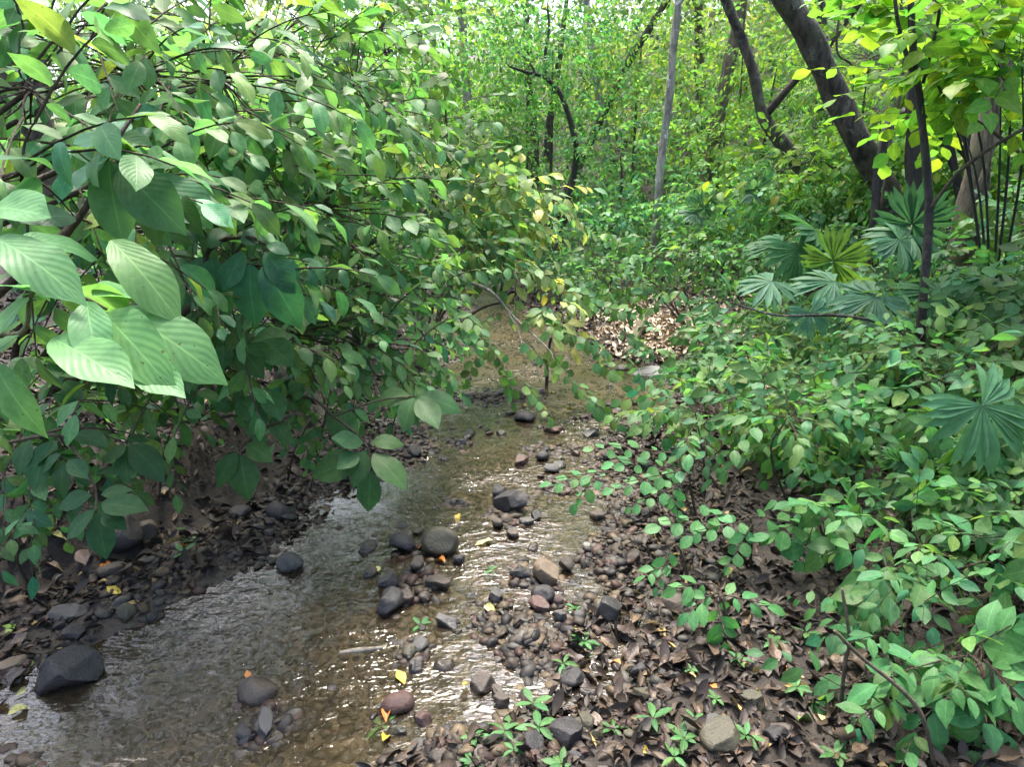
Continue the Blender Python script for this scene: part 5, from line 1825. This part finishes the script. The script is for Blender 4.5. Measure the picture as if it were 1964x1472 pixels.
for i, a in enumerate([
    (1030, 1352, 60, 'seedling with upright leaves at the lower end of the white pool'), (1030, 1405, 64, 'largest four leaved seedling at the bottom centre'),
    (975, 1412, 60, 'bright seedling left of the largest four leaved one'), (992, 1445, 50, 'seedling half under the bottom centre pair'),
    (905, 1415, 44, 'pale seedling growing out of the bottom water edge'), (912, 1466, 46, 'seedling cut by the bottom edge beside the sand'),
    (1252, 1380, 66, 'large seedling on the litter right of the dark blocks'), (1172, 1398, 46, 'small seedling between the dark block and the large one'),
    (1122, 1238, 50, 'broad leaved seedling on the mud beside the yellow dot leaf'), (1082, 1275, 44, 'seedling beside the white pool above the square block'),
    (1102, 1168, 34, 'seedling in front of the black slab'), (945, 1096, 30, 'tiny seedling in the middle of the shallow'),
    (728, 1400, 60, 'seedling with a yellow leaf at the bottom left of the stones'), (805, 1205, 44, 'small plant caught left of the grey angular stone'),
    (1305, 1425, 54, 'seedling near the bottom right mossy stone'), (1290, 1462, 56, 'seedling at the bottom edge right of the dark block'),
    (1420, 1412, 58, 'four leaved seedling on the flat mossy stone'), (1080, 1468, 52, 'seedling at the bottom edge below the largest block'),
    (1330, 1385, 36, 'thin seedling above the small mossy stone'), (1415, 1272, 42, 'seedling with narrow leaves in the middle of the litter'),
    (1525, 1325, 50, 'seedling with drooping leaves below the crooked stem'), (1540, 1222, 50, 'seedling close under the oval leaf cluster'),
    (1370, 1342, 34, 'small seedling beside the orange-yellow leaf'), (1480, 1235, 40, 'seedling at the right of the bright leaf cluster'),
    (350, 1068, 44, 'small seedling on the dark left bank'), (366, 1040, 30, 'tinier seedling above the left bank one'),
    (345, 1020, 24, 'pale sprout high on the left bank'), (30, 1060, 40, 'seedling at the left edge of the bank'),
    (1590, 1450, 56, 'seedling at the bottom edge under the bare runner'), (1328, 1290, 30, 'small sprout in front of the litter mound'),
]):
    seedling(a[0], a[1], a[2], a[3], n=4 + (i * 7) % 3)

#@WOOD
# ------------------------------------------------------------------ sticks and logs
def stick(name, label, P, rr, mat, cat='stick', group=None, lump=.1):
    root = empty(name, P[0], label, cat, group)
    tube('wood', P, rr, mat, root, P[0], 7, 6, lump)


q = [flat(652, 1253, .02), flat(690, 1248, .025), flat(735, 1243, .02)]
stick('pale_stick', 'short pale bare stick lying on the near water', q, [.008, .009, .007], M_DEADWOOD)
g0 = flat(1048, 748, -.05)
stick('black_stick', 'black forked stick standing upright in the stream', [g0, at(1050, 690, g0[1]), at(1057, 648, g0[1])], [.016, .014, .012], M_DARKWOOD)
stick('black_stick', 'short black side prong leaning on the upright stick', [at(1036, 705, g0[1]), at(1044, 688, g0[1]), at(1052, 672, g0[1])], [.008, .008, .008], M_DARKWOOD)
lg = [on_ground(1203, 688) + [0, 0, .02], on_ground(1222, 655) + [0, 0, .09], on_ground(1236, 635) + [0, 0, .16]]
stick('small_log', 'short dark log leaning on the pale leaf heap', lg, [.05, .05, .04], M_BROWNBARK, 'log')
for lab, pts, r in [('bleached bough on the sand bank rising to the right', [(1235, 632), (1275, 622), (1318, 615)], .018),
                    ('dry broken branch across the pale leaf heap', [(1270, 650), (1305, 645), (1335, 648)], .010),
                    ('thin curved root on the muddy left bank', [(420, 1040), (455, 1015), (480, 1012), (520, 990)], .010),
                    ('thin wet root running along the left water edge', [(360, 1090), (430, 1060), (480, 1030), (560, 985)], .008),
                    ('long brown twig on the dark bank under the low branch', [(480, 960), (535, 900), (600, 880), (650, 872)], .007),
                    ('fallen stem lying behind the leaning brown trunk', [(230, 790), (300, 800), (360, 795), (420, 770)], .02),
                    ('thin twig lying on the stones of the right bank', [(1120, 1190), (1135, 1210), (1150, 1222)], .005),
                    ('slender bent twig on the litter near the bottom edge', [(1360, 1470), (1420, 1440), (1465, 1425)], .008),
                    ('twig fallen over the rubble at the bottom right of the blocks', [(1150, 1400), (1180, 1440), (1210, 1472)], .005),
                    ('thin pale root at the left edge of the bank', [(5, 980), (15, 1015), (45, 1050)], .014)]:
    P = [on_ground(*p) + np.array([0, 0, r * .7]) for p in pts]
    stick('fallen_twig', lab, P, [r, r * .9] + [r * .8] * (len(P) - 2), M_DEADWOOD if 'bleach' in lab or 'dry' in lab else M_STEM, 'twig', 'fallen twigs and roots')
